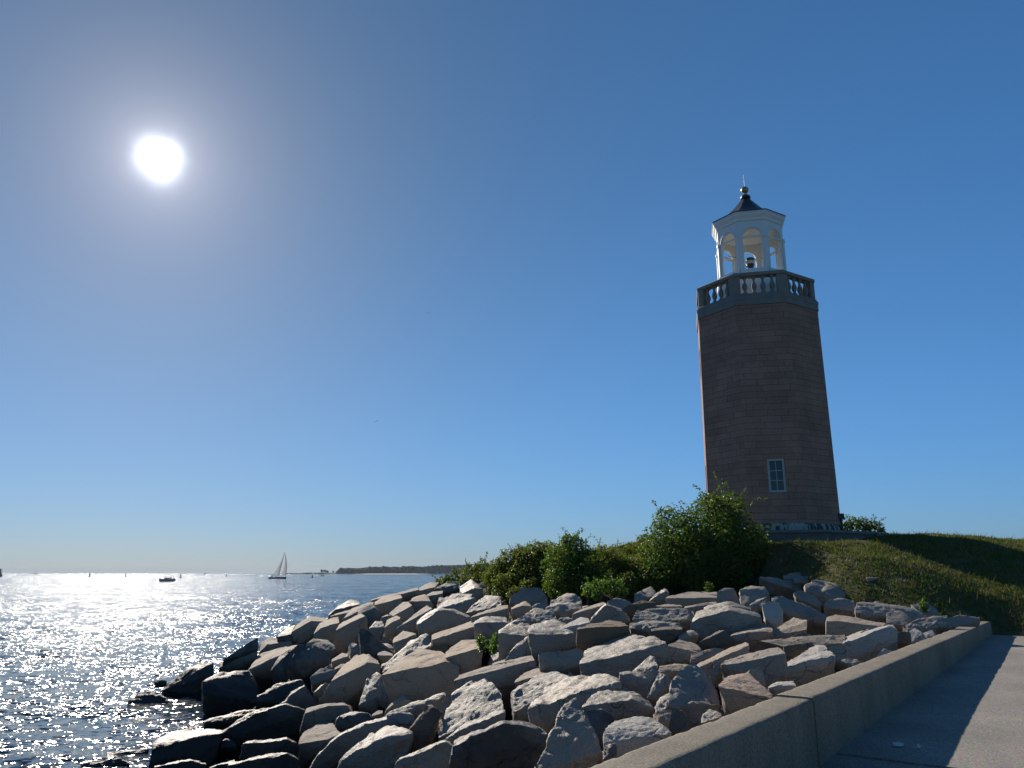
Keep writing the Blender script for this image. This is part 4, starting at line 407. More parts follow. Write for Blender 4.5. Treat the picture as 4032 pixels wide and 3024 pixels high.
# ---------------------------------------------------------------- the lie of the land
def tps(pts, lam=.3):
    p = np.array(pts, float); q = p[:, :2]; n = len(p)
    d = np.hypot(q[:, None, 0]-q[None, :, 0], q[:, None, 1]-q[None, :, 1])
    A = np.zeros((n+3, n+3)); A[:n, :n] = np.where(d > 0, d*d*np.log(d+1e-12), 0)+lam*np.eye(n); P = np.c_[np.ones(n), q]; A[:n, n:] = P; A[n:, :n] = P.T
    w = np.linalg.solve(A, np.r_[p[:, 2], 0, 0, 0])
    def f(x, y):
        x = np.asarray(x, float); y = np.asarray(y, float)
        d = np.hypot(x[..., None]-q[:, 0], y[..., None]-q[:, 1])
        return np.where(d > 0, d*d*np.log(d+1e-12), 0) @ w[:-3]+w[-3]+w[-2]*x+w[-1]*y
    return f
rock_top = tps(SR_PTS)
def at(px, py, Y):
    """a point of the place from its bearing and its distance north of the eye"""
    u = (px-1106)/1661; v = (829.5-py)/1661; cp, sp = math.cos(PITCH), math.sin(PITCH); yy = cp-v*sp
    return Vector((u/yy*Y, Y, EYE+(sp+v*cp)/yy*Y))

G_PTS = [(x, y, z-.75) for x, y, z in SR_PTS] + [
 (10.7,18.1,2.86),(10,25.6,4.86),(11.5,25.8,4.86),(7,25.6,4.82),(9,26.6,4.86),(10,30,5.3),
 (4,28,4.8),(2,28.5,4.3),(0,28.5,3.7),(-2,30,3.1),(-3.5,33,2.6),(5,33,4.9),(2,36,3.2),(10,34,5.4),(10,42,4.0),(20,46,4.0),(35,54,3),(50,55,2.5),(5,45,1.0),(-3,40,.6),(-4,46,-.6),(6,54,-1.0),(20,60,-.8),(45,66,-1),
 (-10,33,-1.0),(-12,38,-1.4),(-16,30,-1.6),(-15,22,-1.5),(-12,15,-1.5),(-9,10,-1.4),(-6,5,-1),(-5,0,-.6),(-3,4,.6),(-1,3,1.6),(-3,-6,1.0),(-7,-8,-1),(65,20,2.6),(65,45,4),(24,15,2.4),(45,18,2.6),(36,44,5.4)]
G_PTS += [tuple(at(px, py, Y)) for px, py, Y in ((1740,1174,24.4),(1800,1174,23.9),(1740,1180,23.3),(1800,1190,22.7),(1690,1176,24.4),(1765,1205,22.0),(1660,1188,24.0),(1870,1171,23.3),(1950,1198,22.1),(2080,1243,20.6),(2212,1290,19.2),(1715,1206,22.6),(1800,1230,20.8),(1900,1262,19.5),(2000,1292,18.6),(2090,1322,17.9),(2180,1352,17.6),
 (1920,1158.5,27.3),(2010,1160,26.5),(2080,1162.5,25.7),(2150,1178,24.9),(2212,1195,24.0),(2212,1167,31),(2150,1166,29.5),(2330,1175,33),(2330,1215,24),(2330,1320,18.5),(2100,1168,33),(2000,1166,33))]
ground_z = tps(G_PTS, .15)
WD = Vector((.5976, .8018, 0)); WN = Vector((.8018, -.5976, 0)); W0 = Vector((1.51, 5.57, 0))   # sea wall: direction, towards the path, point on its path side
WALL_TOP, WALL_W, WALL_END = 2.97, .33, 15.1
def wall_ts(x, y): return (x-W0.x)*WD.x+(y-W0.y)*WD.y, (x-W0.x)*WN.x+(y-W0.y)*WN.y      # along, across (+ = path side)
def pave_z(t): return 2.40+.0185*np.clip(t, -6, 20)
def full_ground(x, y):
    z = ground_z(x, y); t, s = wall_ts(x, y)
    onp = (s > -.1) & (t < 15.0); z = np.where(onp, pave_z(t)-.12, z)
    # ramp up from the end of the path to the lawn
    far = (s > -.1) & (t >= 15.0); k = np.clip((t-15.0)/1.3, 0, 1); k = k*k*(3-2*k)
    z = np.where(far, (1-k)*(pave_z(15.0)+.03)+k*np.maximum(z, pave_z(15)+.05), z)
    return z
# ground sheet
nx, ny = 280, 270; gx = np.linspace(-24, 66, nx); gy = np.linspace(-14, 66, ny); GX, GY = np.meshgrid(gx, gy)
GZ = full_ground(GX.ravel(), GY.ravel()); t_, s_ = wall_ts(GX.ravel(), GY.ravel())
n3 = np.c_[GX.ravel(), GY.ravel(), np.zeros(GX.size)]
GZ = GZ+np.where((s_ > -.1) & (t_ < 15.2), 0, fbm(n3*.9, 3)*.05+fbm(n3*.25+9, 2)*.06)
V = np.c_[GX.ravel(), GY.ravel(), GZ]; I = np.arange(nx*ny).reshape(ny, nx)
Fq = np.stack([I[:-1, :-1].ravel(), I[:-1, 1:].ravel(), I[1:, 1:].ravel(), I[1:, :-1].ravel()], 1)
m, t, b, _ = material('lawn_soil'); co = objcoord(t)
a1 = nd(t, 'ShaderNodeTexNoise', {'Vector': co, 'Scale': .7, 'Detail': 6.0, 'Roughness': .65}).outputs[0]
a2 = nd(t, 'ShaderNodeTexNoise', {'Vector': co, 'Scale': 7.0, 'Detail': 5.0, 'Roughness': .7}).outputs[0]
c = mixc(t, ramp(t, a1, [(.40, (0, 0, 0)), (.60, (1, 1, 1))]), (.055, .085, .022), (.11, .092, .040))
c = mixc(t, ramp(t, a2, [(.35, (0, 0, 0)), (.7, (1, 1, 1))]), c, (.075, .060, .034))
# bare dark stones and silt below the bank
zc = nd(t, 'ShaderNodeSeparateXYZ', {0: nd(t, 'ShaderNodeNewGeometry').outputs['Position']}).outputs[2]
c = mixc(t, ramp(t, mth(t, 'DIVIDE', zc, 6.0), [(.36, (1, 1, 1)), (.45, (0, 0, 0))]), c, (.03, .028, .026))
t.links.new(c, b.inputs['Base Color']); b.inputs['Roughness'].default_value = .95; b.inputs['Specular IOR Level'].default_value = .15
bp = nd(t, 'ShaderNodeBump', {'Height': a2, 'Strength': 1.0, 'Distance': .08}); t.links.new(bp.outputs[0], b.inputs['Normal'])
tag(link_mesh('ground', np_mesh('ground', V, Fq, True), m), kind='structure')

# the sea: one sheet to the horizon, with real waves in the reach the path looks out on
ra = np.geomspace(11, 1500, 800); rr = np.r_[0.0, ra, np.geomspace(1700, 12000, 12)]
th = np.r_[np.linspace(R(-42), R(12), 900), np.linspace(R(12), R(318), 120)[1:-1]]; n = len(th)
RR, TT = np.meshgrid(rr[1:], th, indexing='ij'); fine = (TT < R(12.01)) & (RR < 1650)
jit = np.random.RandomState(4).uniform(-.3, .3, RR.shape)*np.where(fine & (RR > 150), 1, 0); RJ = RR*(1+jit*.006)
X = RJ*np.sin(TT); Y = RJ*np.cos(TT); Z = np.zeros_like(X); xs, ys = X[fine], Y[fine]; cell = RR[fine]*.0062
ca_, sa_ = math.cos(R(35)), math.sin(R(35)); u_ = xs*ca_+ys*sa_; v_ = -xs*sa_+ys*ca_; h = np.zeros(len(xs))
for q, (lam, st) in enumerate(((14, .030), (6.5, .05), (3.1, .085), (1.5, .11), (.75, .12), (.38, .10))):
    w = np.clip((lam/cell-1.6)/1.6, 0, 1); k = w > 0; nz = gnoise(np.c_[u_[k]/lam, v_[k]/lam*.62, np.full(k.sum(), q*7.7)]); h[k] += w[k]*(1-2*np.abs(nz)+.0)*lam*st*.33 if q > 1 else w[k]*nz*lam*st*.5
calm = np.clip(1-np.exp(-((RR[fine]-11)/6)), 0, 1); far_ = np.clip((1500-RR[fine])/700, 0, 1); Z[fine] = (h-h.mean())*np.clip((RR[fine]-12)/50, .42, 1)*far_
V = np.r_[[[0, 0, 0]], np.stack([X.ravel(), Y.ravel(), Z.ravel()], 1)]; I = 1+np.arange(X.size).reshape(X.shape); J = np.c_[I, I[:, :1]]
Fq = np.stack([J[:-1, :-1].ravel(), J[1:, :-1].ravel(), J[1:, 1:].ravel(), J[:-1, 1:].ravel()], 1)
Fc0 = np.stack([np.zeros(n, int), J[0, :-1], J[0, 1:], J[0, 1:]], 1)
me = bpy.data.meshes.new('sea'); me.vertices.add(len(V)); me.vertices.foreach_set('co', V.astype(np.float32).ravel())
lt = np.r_[np.full(len(Fq), 4), np.full(n, 3)]; li = np.r_[Fq.ravel(), Fc0[:, :3].ravel()]; me.loops.add(len(li)); me.loops.foreach_set('vertex_index', li.astype(np.int32))
me.polygons.add(len(lt)); me.polygons.foreach_set('loop_start', np.r_[0, np.cumsum(lt)[:-1]].astype(np.int32)); me.polygons.foreach_set('loop_total', lt.astype(np.int32)); me.polygons.foreach_set('use_smooth', np.ones(len(lt), bool)); me.update(calc_edges=True)
m, t, b, out = material('sea_water'); gm = nd(t, 'ShaderNodeNewGeometry'); co = gm.outputs['Position']
b.inputs['Base Color'].default_value = (.006, .022, .040, 1); b.inputs['Roughness'].default_value = .10; b.inputs['IOR'].default_value = 1.33
b.inputs['Specular IOR Level'].default_value = .5
def wave(scale, rot, st, det=3.0, rough=.55):
    mp = nd(t, 'ShaderNodeMapping', {'Vector': co, 'Rotation': (0, 0, rot), 'Scale': (1, st, 1)}).outputs[0]
    return nd(t, 'ShaderNodeTexNoise', {'Vector': mp, 'Scale': scale, 'Detail': det, 'Roughness': rough})
# slopes taken straight from noise colours, so that the facets stay facets at any distance
def slopes(node, amp):
    s = nd(t, 'ShaderNodeVectorMath', {0: node.outputs['Color'], 1: (.5, .5, .5)}, operation='SUBTRACT').outputs[0]
    return nd(t, 'ShaderNodeVectorMath', {0: s, 1: (amp, amp, 0)}, operation='MULTIPLY').outputs[0]
s1 = slopes(wave(.09, R(25), 1.9, 2.0), WAVE[0]); s2 = slopes(wave(.55, R(20), 1.7, 3.0), WAVE[1]); s3 = slopes(wave(3.2, R(-10), 1.3, 2.0), WAVE[2])
sm = nd(t, 'ShaderNodeVectorMath', {0: s1, 1: s2}, operation='ADD').outputs[0]; sm = nd(t, 'ShaderNodeVectorMath', {0: sm, 1: s3}, operation='ADD').outputs[0]
nn = nd(t, 'ShaderNodeVectorMath', {0: nd(t, 'ShaderNodeVectorMath', {0: sm, 1: gm.outputs['Normal']}, operation='ADD').outputs[0]}, operation='NORMALIZE').outputs[0]
t.links.new(nn, b.inputs['Normal'])
tag(link_mesh('sea', me, m), kind='structure')

# the paved path: slabs with open joints
m_pave = plain('path_concrete', (.235, .235, .235), .9, .12, 1.2, bump=.0); t = m_pave.node_tree; b = [x for x in t.nodes if x.type == 'BSDF_PRINCIPLED'][0]; co = objcoord(t)
g1 = nd(t, 'ShaderNodeTexNoise', {'Vector': co, 'Scale': 75.0, 'Detail': 3.0, 'Roughness': .7}).outputs[0]; g2 = nd(t, 'ShaderNodeTexVoronoi', {'Vector': co, 'Scale': 60.0}); g3 = nd(t, 'ShaderNodeTexNoise', {'Vector': co, 'Scale': 1.1, 'Detail': 6.0, 'Roughness': .6}).outputs[0]
c = mixc(t, ramp(t, g1, [(.35, (0, 0, 0)), (.68, (1, 1, 1))]), (.13, .122, .112), (.36, .33, .29)); c = mixc(t, .35, c, g2.outputs['Color'], 'SOFT_LIGHT')
c = mixc(t, 1.0, c, ramp(t, g3, [(.3, (.72, .73, .75)), (.7, (1.12, 1.1, 1.08))]), 'MULTIPLY'); t.links.new(c, b.inputs['Base Color'])
bp = nd(t, 'ShaderNodeBump', {'Height': g1, 'Strength': .6, 'Distance': .008}); t.links.new(bp.outputs[0], b.inputs['Normal'])
def slab(t0, t1, s0=.0, s1=14.0, lift=0):
    nt_, ns_ = max(2, int((t1-t0)/.5)), 30; T = np.linspace(t0, t1, nt_); Sx = np.linspace(s0, s1, ns_); TT, SS = np.meshgrid(T, Sx, indexing='ij'); TT = TT.ravel(); SS = SS.ravel()
    X = W0.x+WD.x*TT+WN.x*SS; Y = W0.y+WD.y*TT+WN.y*SS; Z = pave_z(TT)+lift+gnoise(np.c_[X*.35, Y*.35, X*0])*.012
    I = np.arange(nt_*ns_).reshape(nt_, ns_); f = np.stack([I[:-1, :-1].ravel(), I[:-1, 1:].ravel(), I[1:, 1:].ravel(), I[1:, :-1].ravel()], 1)
    # skirt so that joints have depth
    b0 = len(X); V = np.c_[X, Y, Z]; ring = np.r_[I[0, :], I[1:, -1], I[-1, -2::-1], I[-2:0:-1, 0]]; V2 = V[ring].copy(); V2[:, 2] -= .1; V = np.r_[V, V2]; k = np.arange(len(ring)); kn = np.roll(k, -1)
    f = np.r_[f, np.stack([ring[k], b0+k, b0+kn, ring[kn]], 1)]
    return tag(link_mesh('pavement', np_mesh('pavement', V, f), m_pave), kind='structure')
slab(-14, 2.28); slab(2.305, 9.05, lift=.012); slab(9.07, 15.05, lift=.006)

# ---------------------------------------------------------------- sea wall
m_wall, t, b, _ = material('wall_concrete'); co = objcoord(t)
w1 = nd(t, 'ShaderNodeTexNoise', {'Vector': co, 'Scale': 1.1, 'Detail': 6.0, 'Roughness': .65}).outputs[0]; w2 = nd(t, 'ShaderNodeTexNoise', {'Vector': co, 'Scale': 48.0, 'Detail': 4.0, 'Roughness': .7}).outputs[0]; w3 = nd(t, 'ShaderNodeTexVoronoi', {'Vector': co, 'Scale': 46.0})
c = mixc(t, ramp(t, w1, [(.35, (0, 0, 0)), (.68, (1, 1, 1))]), (.19, .165, .13), (.255, .225, .18)); c = mixc(t, 1.0, c, ramp(t, w2, [(.32, (.55, .55, .55)), (.5, (1, 1, 1)), (.70, (1.35, 1.32, 1.3))]), 'MULTIPLY')
c = mixc(t, ramp(t, w3.outputs['Distance'], [(.10, (1, 1, 1)), (.17, (0, 0, 0))]), c, (.27, .255, .23))
wv = nd(t, 'ShaderNodeTexNoise', {'Vector': nd(t, 'ShaderNodeMapping', {'Vector': co, 'Scale': (5, 5, .5)}).outputs[0], 'Scale': 1.0, 'Detail': 4.0}).outputs[0]; c = mixc(t, 1.0, c, ramp(t, wv, [(.30, (.86, .88, .87)), (.6, (1.03, 1.03, 1.03))]), 'MULTIPLY')
t.links.new(c, b.inputs['Base Color']); b.inputs['Roughness'].default_value = .93; b.inputs['Specular IOR Level'].default_value = .25
bp = nd(t, 'ShaderNodeBump', {'Height': w2, 'Strength': .8, 'Distance': .012}); t.links.new(bp.outputs[0], b.inputs['Normal'])
def wall_section(t0, t1, top, parent, skew=0.0):
    L = t1-t0; n1 = max(8, int(L/.05)); prof = []; 
    # profile from path foot, up, over, down the rock side; edges rounded
    ps = [(.0, 2.05), (.0, 2.3), (.0, 2.5), (0, 2.7), (0, top-.05), (-.004, top-.02), (-.016, top-.004), (-.05, top), (-.11, top), (-.17, top), (-.23, top), (-.29, top), (-WALL_W+.012, top-.004), (-WALL_W, top-.025), (-WALL_W, top-.3), (-WALL_W, 2.2), (-WALL_W, 1.6)]
    rows = []
    for i in range(n1+1):
        tt = t0+L*i/n1
        for s, z in ps:
            q = tt+skew*(s/-WALL_W)*(1 if i in (0, n1) else (1-min(1, abs(0 if i > n1/2 else 0))))
            rows.append((q, s, z))
    A = np.array(rows); X = W0.x+WD.x*A[:, 0]+WN.x*A[:, 1]; Y = W0.y+WD.y*A[:, 0]+WN.y*A[:, 1]; V = np.c_[X, Y, A[:, 2]]
    edge = np.exp(-((A[:, 2]-top)/.03)**2)*(np.exp(-(A[:, 1]/.02)**2)+np.exp(-((A[:, 1]+WALL_W)/.02)**2))
    ch = np.clip(gnoise(V*5)-.22, 0, 1)*1.2+.35*np.clip(gnoise(V*19), 0, 1)
    V[:, 2] += gnoise(V*3)*.003-edge*ch*.02; V[:, :2] += (gnoise(V*4+5)*.003)[:, None]*np.array([WN.x, WN.y])-(edge*ch*.015*np.sign(A[:, 1]+WALL_W/2))[:, None]*np.array([WN.x, WN.y])
    k = len(ps); I = np.arange(len(V)).reshape(n1+1, k); f = np.stack([I[:-1, :-1].ravel(), I[:-1, 1:].ravel(), I[1:, 1:].ravel(), I[1:, :-1].ravel()], 1)
    me = bpy.data.meshes.new('wall_section'); fl = [tuple(map(int, q)) for q in f]+[tuple(map(int, I[0])), tuple(map(int, I[-1][::-1]))]
    me.from_pydata([tuple(v) for v in V], [], fl); me.update(); me.polygons.foreach_set('use_smooth', [True]*(len(fl)-2)+[False]*2)
    return link_mesh('wall_section', me, m_wall, parent)
sw = empty('sea_wall', (0, 0, 0), 'low thick concrete wall running between the boulders and the paved path', 'wall')
wall_section(-12, 1.745, WALL_TOP-.012, sw); wall_section(1.765, 9.0, WALL_TOP, sw); wall_section(9.01, WALL_END, WALL_TOP-.004, sw)

# ---------------------------------------------------------------- boulders
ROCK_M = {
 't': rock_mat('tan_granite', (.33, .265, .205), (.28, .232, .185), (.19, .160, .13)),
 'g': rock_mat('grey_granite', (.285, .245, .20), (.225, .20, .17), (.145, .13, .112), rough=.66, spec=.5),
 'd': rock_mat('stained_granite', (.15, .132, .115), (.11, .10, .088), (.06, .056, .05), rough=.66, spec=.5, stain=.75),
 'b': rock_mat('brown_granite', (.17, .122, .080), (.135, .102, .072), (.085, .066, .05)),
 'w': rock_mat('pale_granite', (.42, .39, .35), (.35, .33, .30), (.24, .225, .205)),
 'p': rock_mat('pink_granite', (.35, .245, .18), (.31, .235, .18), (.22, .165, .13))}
def sub4(V, Fc):
    E = np.sort(np.r_[Fc[:, [0, 1]], Fc[:, [1, 2]], Fc[:, [2, 0]]], 1); u, inv = np.unique(E, axis=0, return_inverse=True); inv = np.asarray(inv).ravel()
    M = (V[u[:, 0]]+V[u[:, 1]])/2; n = len(V); k = len(Fc); a, b_, c_ = n+inv[:k], n+inv[k:2*k], n+inv[2*k:]
    return np.r_[V, M], np.r_[np.stack([Fc[:, 0], a, c_], 1), np.stack([a, Fc[:, 1], b_], 1), np.stack([c_, b_, Fc[:, 2]], 1), np.stack([a, b_, c_], 1)]
def relax(V, Fc, k, lam=.5):
    E = np.unique(np.sort(np.r_[Fc[:, [0, 1]], Fc[:, [1, 2]], Fc[:, [2, 0]]], 1), axis=0)
    for _ in range(k):
        A = np.zeros_like(V); c = np.zeros(len(V)); np.add.at(A, E[:, 0], V[E[:, 1]]); np.add.at(A, E[:, 1], V[E[:, 0]]); np.add.at(c, E[:, 0], 1); np.add.at(c, E[:, 1], 1)
        V = V+(A/c[:, None]-V)*lam
    return V
def split_long(V, Fc, L):
    """bisect the edges longer than L until none is left"""
    for _ in range(14):
        e = np.stack([np.linalg.norm(V[Fc[:, (i+1) % 3]]-V[Fc[:, i]], axis=1) for i in range(3)], 1); lng = e.max(1) > L
        if not lng.any() or len(Fc) > 26000: break
        # longest edge of each triangle; split every triangle that owns a chosen edge (conforming)
        E = np.stack([np.sort(Fc[:, [i, (i+1) % 3]], 1) for i in range(3)], 1); key = E[..., 0].astype(np.int64)*10000000+E[..., 1]
        u, inv = np.unique(key, return_inverse=True); inv = np.asarray(inv).reshape(key.shape)
        ul = np.zeros(len(u)); ul[inv] = e; pick = ul > L
        # full regular patterns: 1, 2 or 3 split edges
        mid = np.full(len(u), -1); ids = np.where(pick)[0]; mid[ids] = len(V)+np.arange(len(ids)); a0 = u[ids]//10000000; b0 = u[ids] % 10000000
        V = np.r_[V, (V[a0]+V[b0])/2]; mm = mid[inv]; out = []
        for pat in range(8):
            s = ((mm[:, 0] >= 0)*1+(mm[:, 1] >= 0)*2+(mm[:, 2] >= 0)*4) == pat
            if not s.any(): continue
            f = Fc[s]; q = mm[s]
            if pat == 0: out.append(f); continue
            if pat == 7:
                out += [np.stack([f[:, 0], q[:, 0], q[:, 2]], 1), np.stack([q[:, 0], f[:, 1], q[:, 1]], 1), np.stack([q[:, 2], q[:, 1], f[:, 2]], 1), np.stack([q[:, 0], q[:, 1], q[:, 2]], 1)]; continue
            if pat in (1, 2, 4):
                r = {1: 0, 2: 1, 4: 2}[pat]; f = np.roll(f, -r, 1); q = np.roll(q, -r, 1)
                out += [np.stack([f[:, 0], q[:, 0], f[:, 2]], 1), np.stack([q[:, 0], f[:, 1], f[:, 2]], 1)]; continue
            r = {3: 0, 6: 1, 5: 2}[pat]; f = np.roll(f, -r, 1); q = np.roll(q, -r, 1)      # edges 0 and 1 split
            out += [np.stack([q[:, 0], f[:, 1], q[:, 1]], 1), np.stack([f[:, 0], q[:, 0], q[:, 1]], 1), np.stack([f[:, 0], q[:, 1], f[:, 2]], 1)]
        Fc = np.concatenate(out)
    return V, Fc
def hull(pts):
    bm = bmesh.new(); vs = [bm.verts.new(p) for p in pts]
    r = bmesh.ops.convex_hull(bm, input=vs); bm.verts.ensure_lookup_table()
    bmesh.ops.delete(bm, geom=[v for v in bm.verts if not v.link_faces], context='VERTS')
    bmesh.ops.triangulate(bm, faces=bm.faces[:]); bmesh.ops.recalc_face_normals(bm, faces=bm.faces[:])
    bm.verts.ensure_lookup_table(); bm.verts.index_update()
    V = np.array([v.co[:] for v in bm.verts]); Fc = np.array([[v.index for v in f.verts] for f in bm.faces]); bm.free(); return V, Fc
def boulder(pts, seed, tone, label, group=None, rough=1.0, name='boulder'):
    pts = np.asarray(pts, float); c = pts.mean(0); c[2] = pts[:, 2].min(); D = max(4, math.hypot(c[0], c[1])); Wd = np.ptp(pts, axis=0); size = float(np.sort(Wd)[1])
    V, Fc = hull(pts-c)
    V, Fc = split_long(V, Fc, size*.16); V = relax(V, Fc, 1, .08)              # round the arrises a little
    V, Fc = split_long(V, Fc, max(.028, min(.10, D*.0042)))
    def normals():
        n_ = np.zeros_like(V); fn = np.cross(V[Fc[:, 1]]-V[Fc[:, 0]], V[Fc[:, 2]]-V[Fc[:, 0]]); [np.add.at(n_, Fc[:, i], fn) for i in range(3)]
        return n_/np.maximum(1e-9, np.linalg.norm(n_, axis=1))[:, None]
    N = normals(); o = seed*13.7; rg = random.Random(seed); q = Matrix.Rotation(rg.uniform(-.6, .6), 3, 'X') @ Matrix.Rotation(rg.uniform(-.6, .6), 3, 'Y')
    Vr = V @ np.array(q).T; st = Vr*np.array([1.2, 1.6, 6.5])/max(.6, size)
    d = gnoise(V*1.4/size+o)*.014*size                                          # broad swell
    cell = gnoise(V*2.6/size+o+40); d += np.where(cell > .12, -.026*size*rough*np.clip((cell-.12)*6, 0, 1), 0)   # spalled patches with an edge
    lay = gnoise(st+o); lq = lay*5; d += ((np.floor(lq)+np.clip((lq-np.floor(lq)-.5)*5+.5, 0, 1))/5*.75+lay*.25)*.022*size*rough      # split layers
    d += (1-np.abs(gnoise(V*6.5/max(.5, size)+o))*2)*.012*min(size, 1.2)*rough+(.5-np.abs(gnoise(V*14+o)))*.011*rough+gnoise(V*30+o)*.005
    V = V+N*d[:, None]
    me = np_mesh(name, V, Fc, True); ob = link_mesh(name, me, ROCK_M[tone]); ob.location = c
    try: me.set_sharp_from_angle(angle=R(48))
    except Exception: pass
    return tag(ob, label, 'boulder', group)
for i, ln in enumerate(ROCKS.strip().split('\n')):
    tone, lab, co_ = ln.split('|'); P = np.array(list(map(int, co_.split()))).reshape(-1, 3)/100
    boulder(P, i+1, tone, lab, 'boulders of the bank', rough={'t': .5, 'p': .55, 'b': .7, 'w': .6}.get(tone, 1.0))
# small stones wedged between and below them
rg = random.Random(11); k = 0
while k < 230:
    y = rg.uniform(4.5, 33); x = rg.uniform(-10.5, 9.5); t1, s1 = wall_ts(x, y)
    if s1 > -WALL_W-.35: continue
    z = float(rock_top(x, y))
    if z < -.1 or z > 3.9 or (y > 23.5 and x > 0) or y > 31 or x < -9.5 or (x > 6 and y > 18.5): continue
    s = rg.uniform(.22, .42)*(1+y*.02); zc = z-.42-.22*s
    if rg.random() < .4: zc -= .15
    pts = []
    for _ in range(11):
        v = Vector((rg.gauss(0, 1), rg.gauss(0, 1), rg.gauss(0, .7))).normalized(); pts.append((x+v.x*s*rg.uniform(.8, 1.3), y+v.y*s*rg.uniform(.8, 1.2), zc+v.z*s*.8))
    boulder(pts, 1000+k, rg.choice('tggdt'), 'small angular stone wedged deep in a gap between the larger boulders of the bank', 'small stones in the gaps', name='stone')['category'] = 'stone'
    k += 1

# ---------------------------------------------------------------- lighthouse
TX, TY = 9.97, 30.0; VA = math.atan2(TX, TY)
def tw(a, r, z):                     # a: degrees from the side facing the path, clockwise seen from above is negative
    a = R(a); return Vector((TX+r*(-math.sin(VA)*math.cos(a)+math.cos(VA)*math.sin(a)), TY+r*(-math.cos(VA)*math.cos(a)-math.sin(VA)*math.sin(a)), z))
CA = [28.5+45*i for i in range(8)]   # the eight corners
def octo(mb, prof): return mb.rings([[tw(a, r, z) for a in CA] for r, z in prof])
def face_frame(k, r):                # centre direction and tangent of the face between corners k and k+1, apothem for circumradius r
    a = CA[k]+22.5; n = (tw(a, 1, 0)-tw(a, 0, 0)).normalized(); tg = (tw(CA[k+1 if k < 7 else 0], 1, 0)-tw(CA[k], 1, 0)).normalized()
    return n, tg, r*math.cos(R(22.5))
def fbox(mb, k, u, w, z0, z1, d0, d1, r):   # a box on face k: u along, from depth d0 to d1 outwards of the face plane of circumradius r
    n, tg, ap = face_frame(k, r); c = Vector((TX, TY, 0))+n*ap
    pts = [c+tg*(u+sx*w/2)+n*d+Vector((0, 0, z)) for z in (z0, z1) for d in (d0, d1) for sx in (-1, 1)]
    v = [mb.b.verts.new(p) for p in pts]
    for f in ((0, 2, 3, 1), (4, 5, 7, 6), (0, 1, 5, 4), (2, 6, 7, 3), (0, 4, 6, 2), (1, 3, 7, 5)): mb.b.faces.new([v[i] for i in f])
lh = empty('lighthouse', (TX, TY, 5.4), 'octagonal brown block lighthouse with stone balustrade and white open lantern on the grassy mound', 'lighthouse')
def part(mb, name, mat, parent=None, **k):
    o = mb.build(name, mat, None, **k); p = parent or lh
    o.parent = p
    if p is lh: o.matrix_parent_inverse = Matrix.Translation(-Vector((TX, TY, 5.4)))
    return o
# block masonry, laid out with its own u,v per wall face
m_stone, t, b, _ = material('tower_blocks'); uv = nd(t, 'ShaderNodeUVMap').outputs[0]
warp = nd(t, 'ShaderNodeTexNoise', {'Vector': uv, 'Scale': .8, 'Detail': 2.0}).outputs['Color']
uvw = nd(t, 'ShaderNodeVectorMath', {0: uv, 1: nd(t, 'ShaderNodeVectorMath', {0: warp, 1: (.05, .035, 0)}, operation='MULTIPLY').outputs[0]}, operation='ADD').outputs[0]
br = nd(t, 'ShaderNodeTexBrick', {'Vector': uvw, 'Color1': (.310, .186, .142, 1), 'Color2': (.375, .228, .176, 1), 'Mortar': (.205, .126, .100, 1), 'Scale': 1.0, 'Mortar Size': .010, 'Mortar Smooth': .3, 'Bias': .0, 'Brick Width': .74, 'Row Height': .235})
br.offset = .37; br.squash = 1.35; br.squash_frequency = 3
n1 = nd(t, 'ShaderNodeTexNoise', {'Vector': uv, 'Scale': .9, 'Detail': 6.0, 'Roughness': .65}).outputs[0]; n2 = nd(t, 'ShaderNodeTexNoise', {'Vector': uv, 'Scale': 14.0, 'Detail': 5.0, 'Roughness': .7}).outputs[0]
c = mixc(t, 1.0, br.outputs[0], ramp(t, n1, [(.3, (.78, .78, .80)), (.7, (1.15, 1.12, 1.1))]), 'MULTIPLY'); c = mixc(t, 1.0, c, ramp(t, n2, [(.3, (.82, .82, .82)), (.72, (1.12, 1.12, 1.12))]), 'MULTIPLY')
n4 = nd(t, 'ShaderNodeTexVoronoi', {'Vector': uv, 'Scale': 1.1}); c = mixc(t, ramp(t, n4.outputs['Distance'], [(.02, (1, 1, 1)), (.035, (0, 0, 0))]), c, (.42, .38, .34))
t.links.new(c, b.inputs['Base Color']); b.inputs['Roughness'].default_value = .92; b.inputs['Specular IOR Level'].default_value = .2
jn = nd(t, 'ShaderNodeTexNoise', {'Vector': uv, 'Scale': 1.7, 'Detail': 3.0}).outputs[0]; hh = mth(t, 'ADD', mth(t, 'MULTIPLY', mth(t, 'MULTIPLY', br.outputs['Fac'], -1.0), ramp(t, jn, [(.38, (.15, .15, .15)), (.62, (1, 1, 1))])), mth(t, 'MULTIPLY', n2, .5)); bp = nd(t, 'ShaderNodeBump', {'Height': hh, 'Strength': .7, 'Distance': .02}); t.links.new(bp.outputs[0], b.inputs['Normal'])
m_conc = plain('grey_cast_stone', (.20, .20, .185), .9, .3, 3, bump=.6, bscale=30); m_white = plain('white_paint', (.78, .79, .77), .55, .04, 8)
m_rail = plain('weathered_cast_stone', (.235, .215, .185), .9, .3, 4, bump=.5)
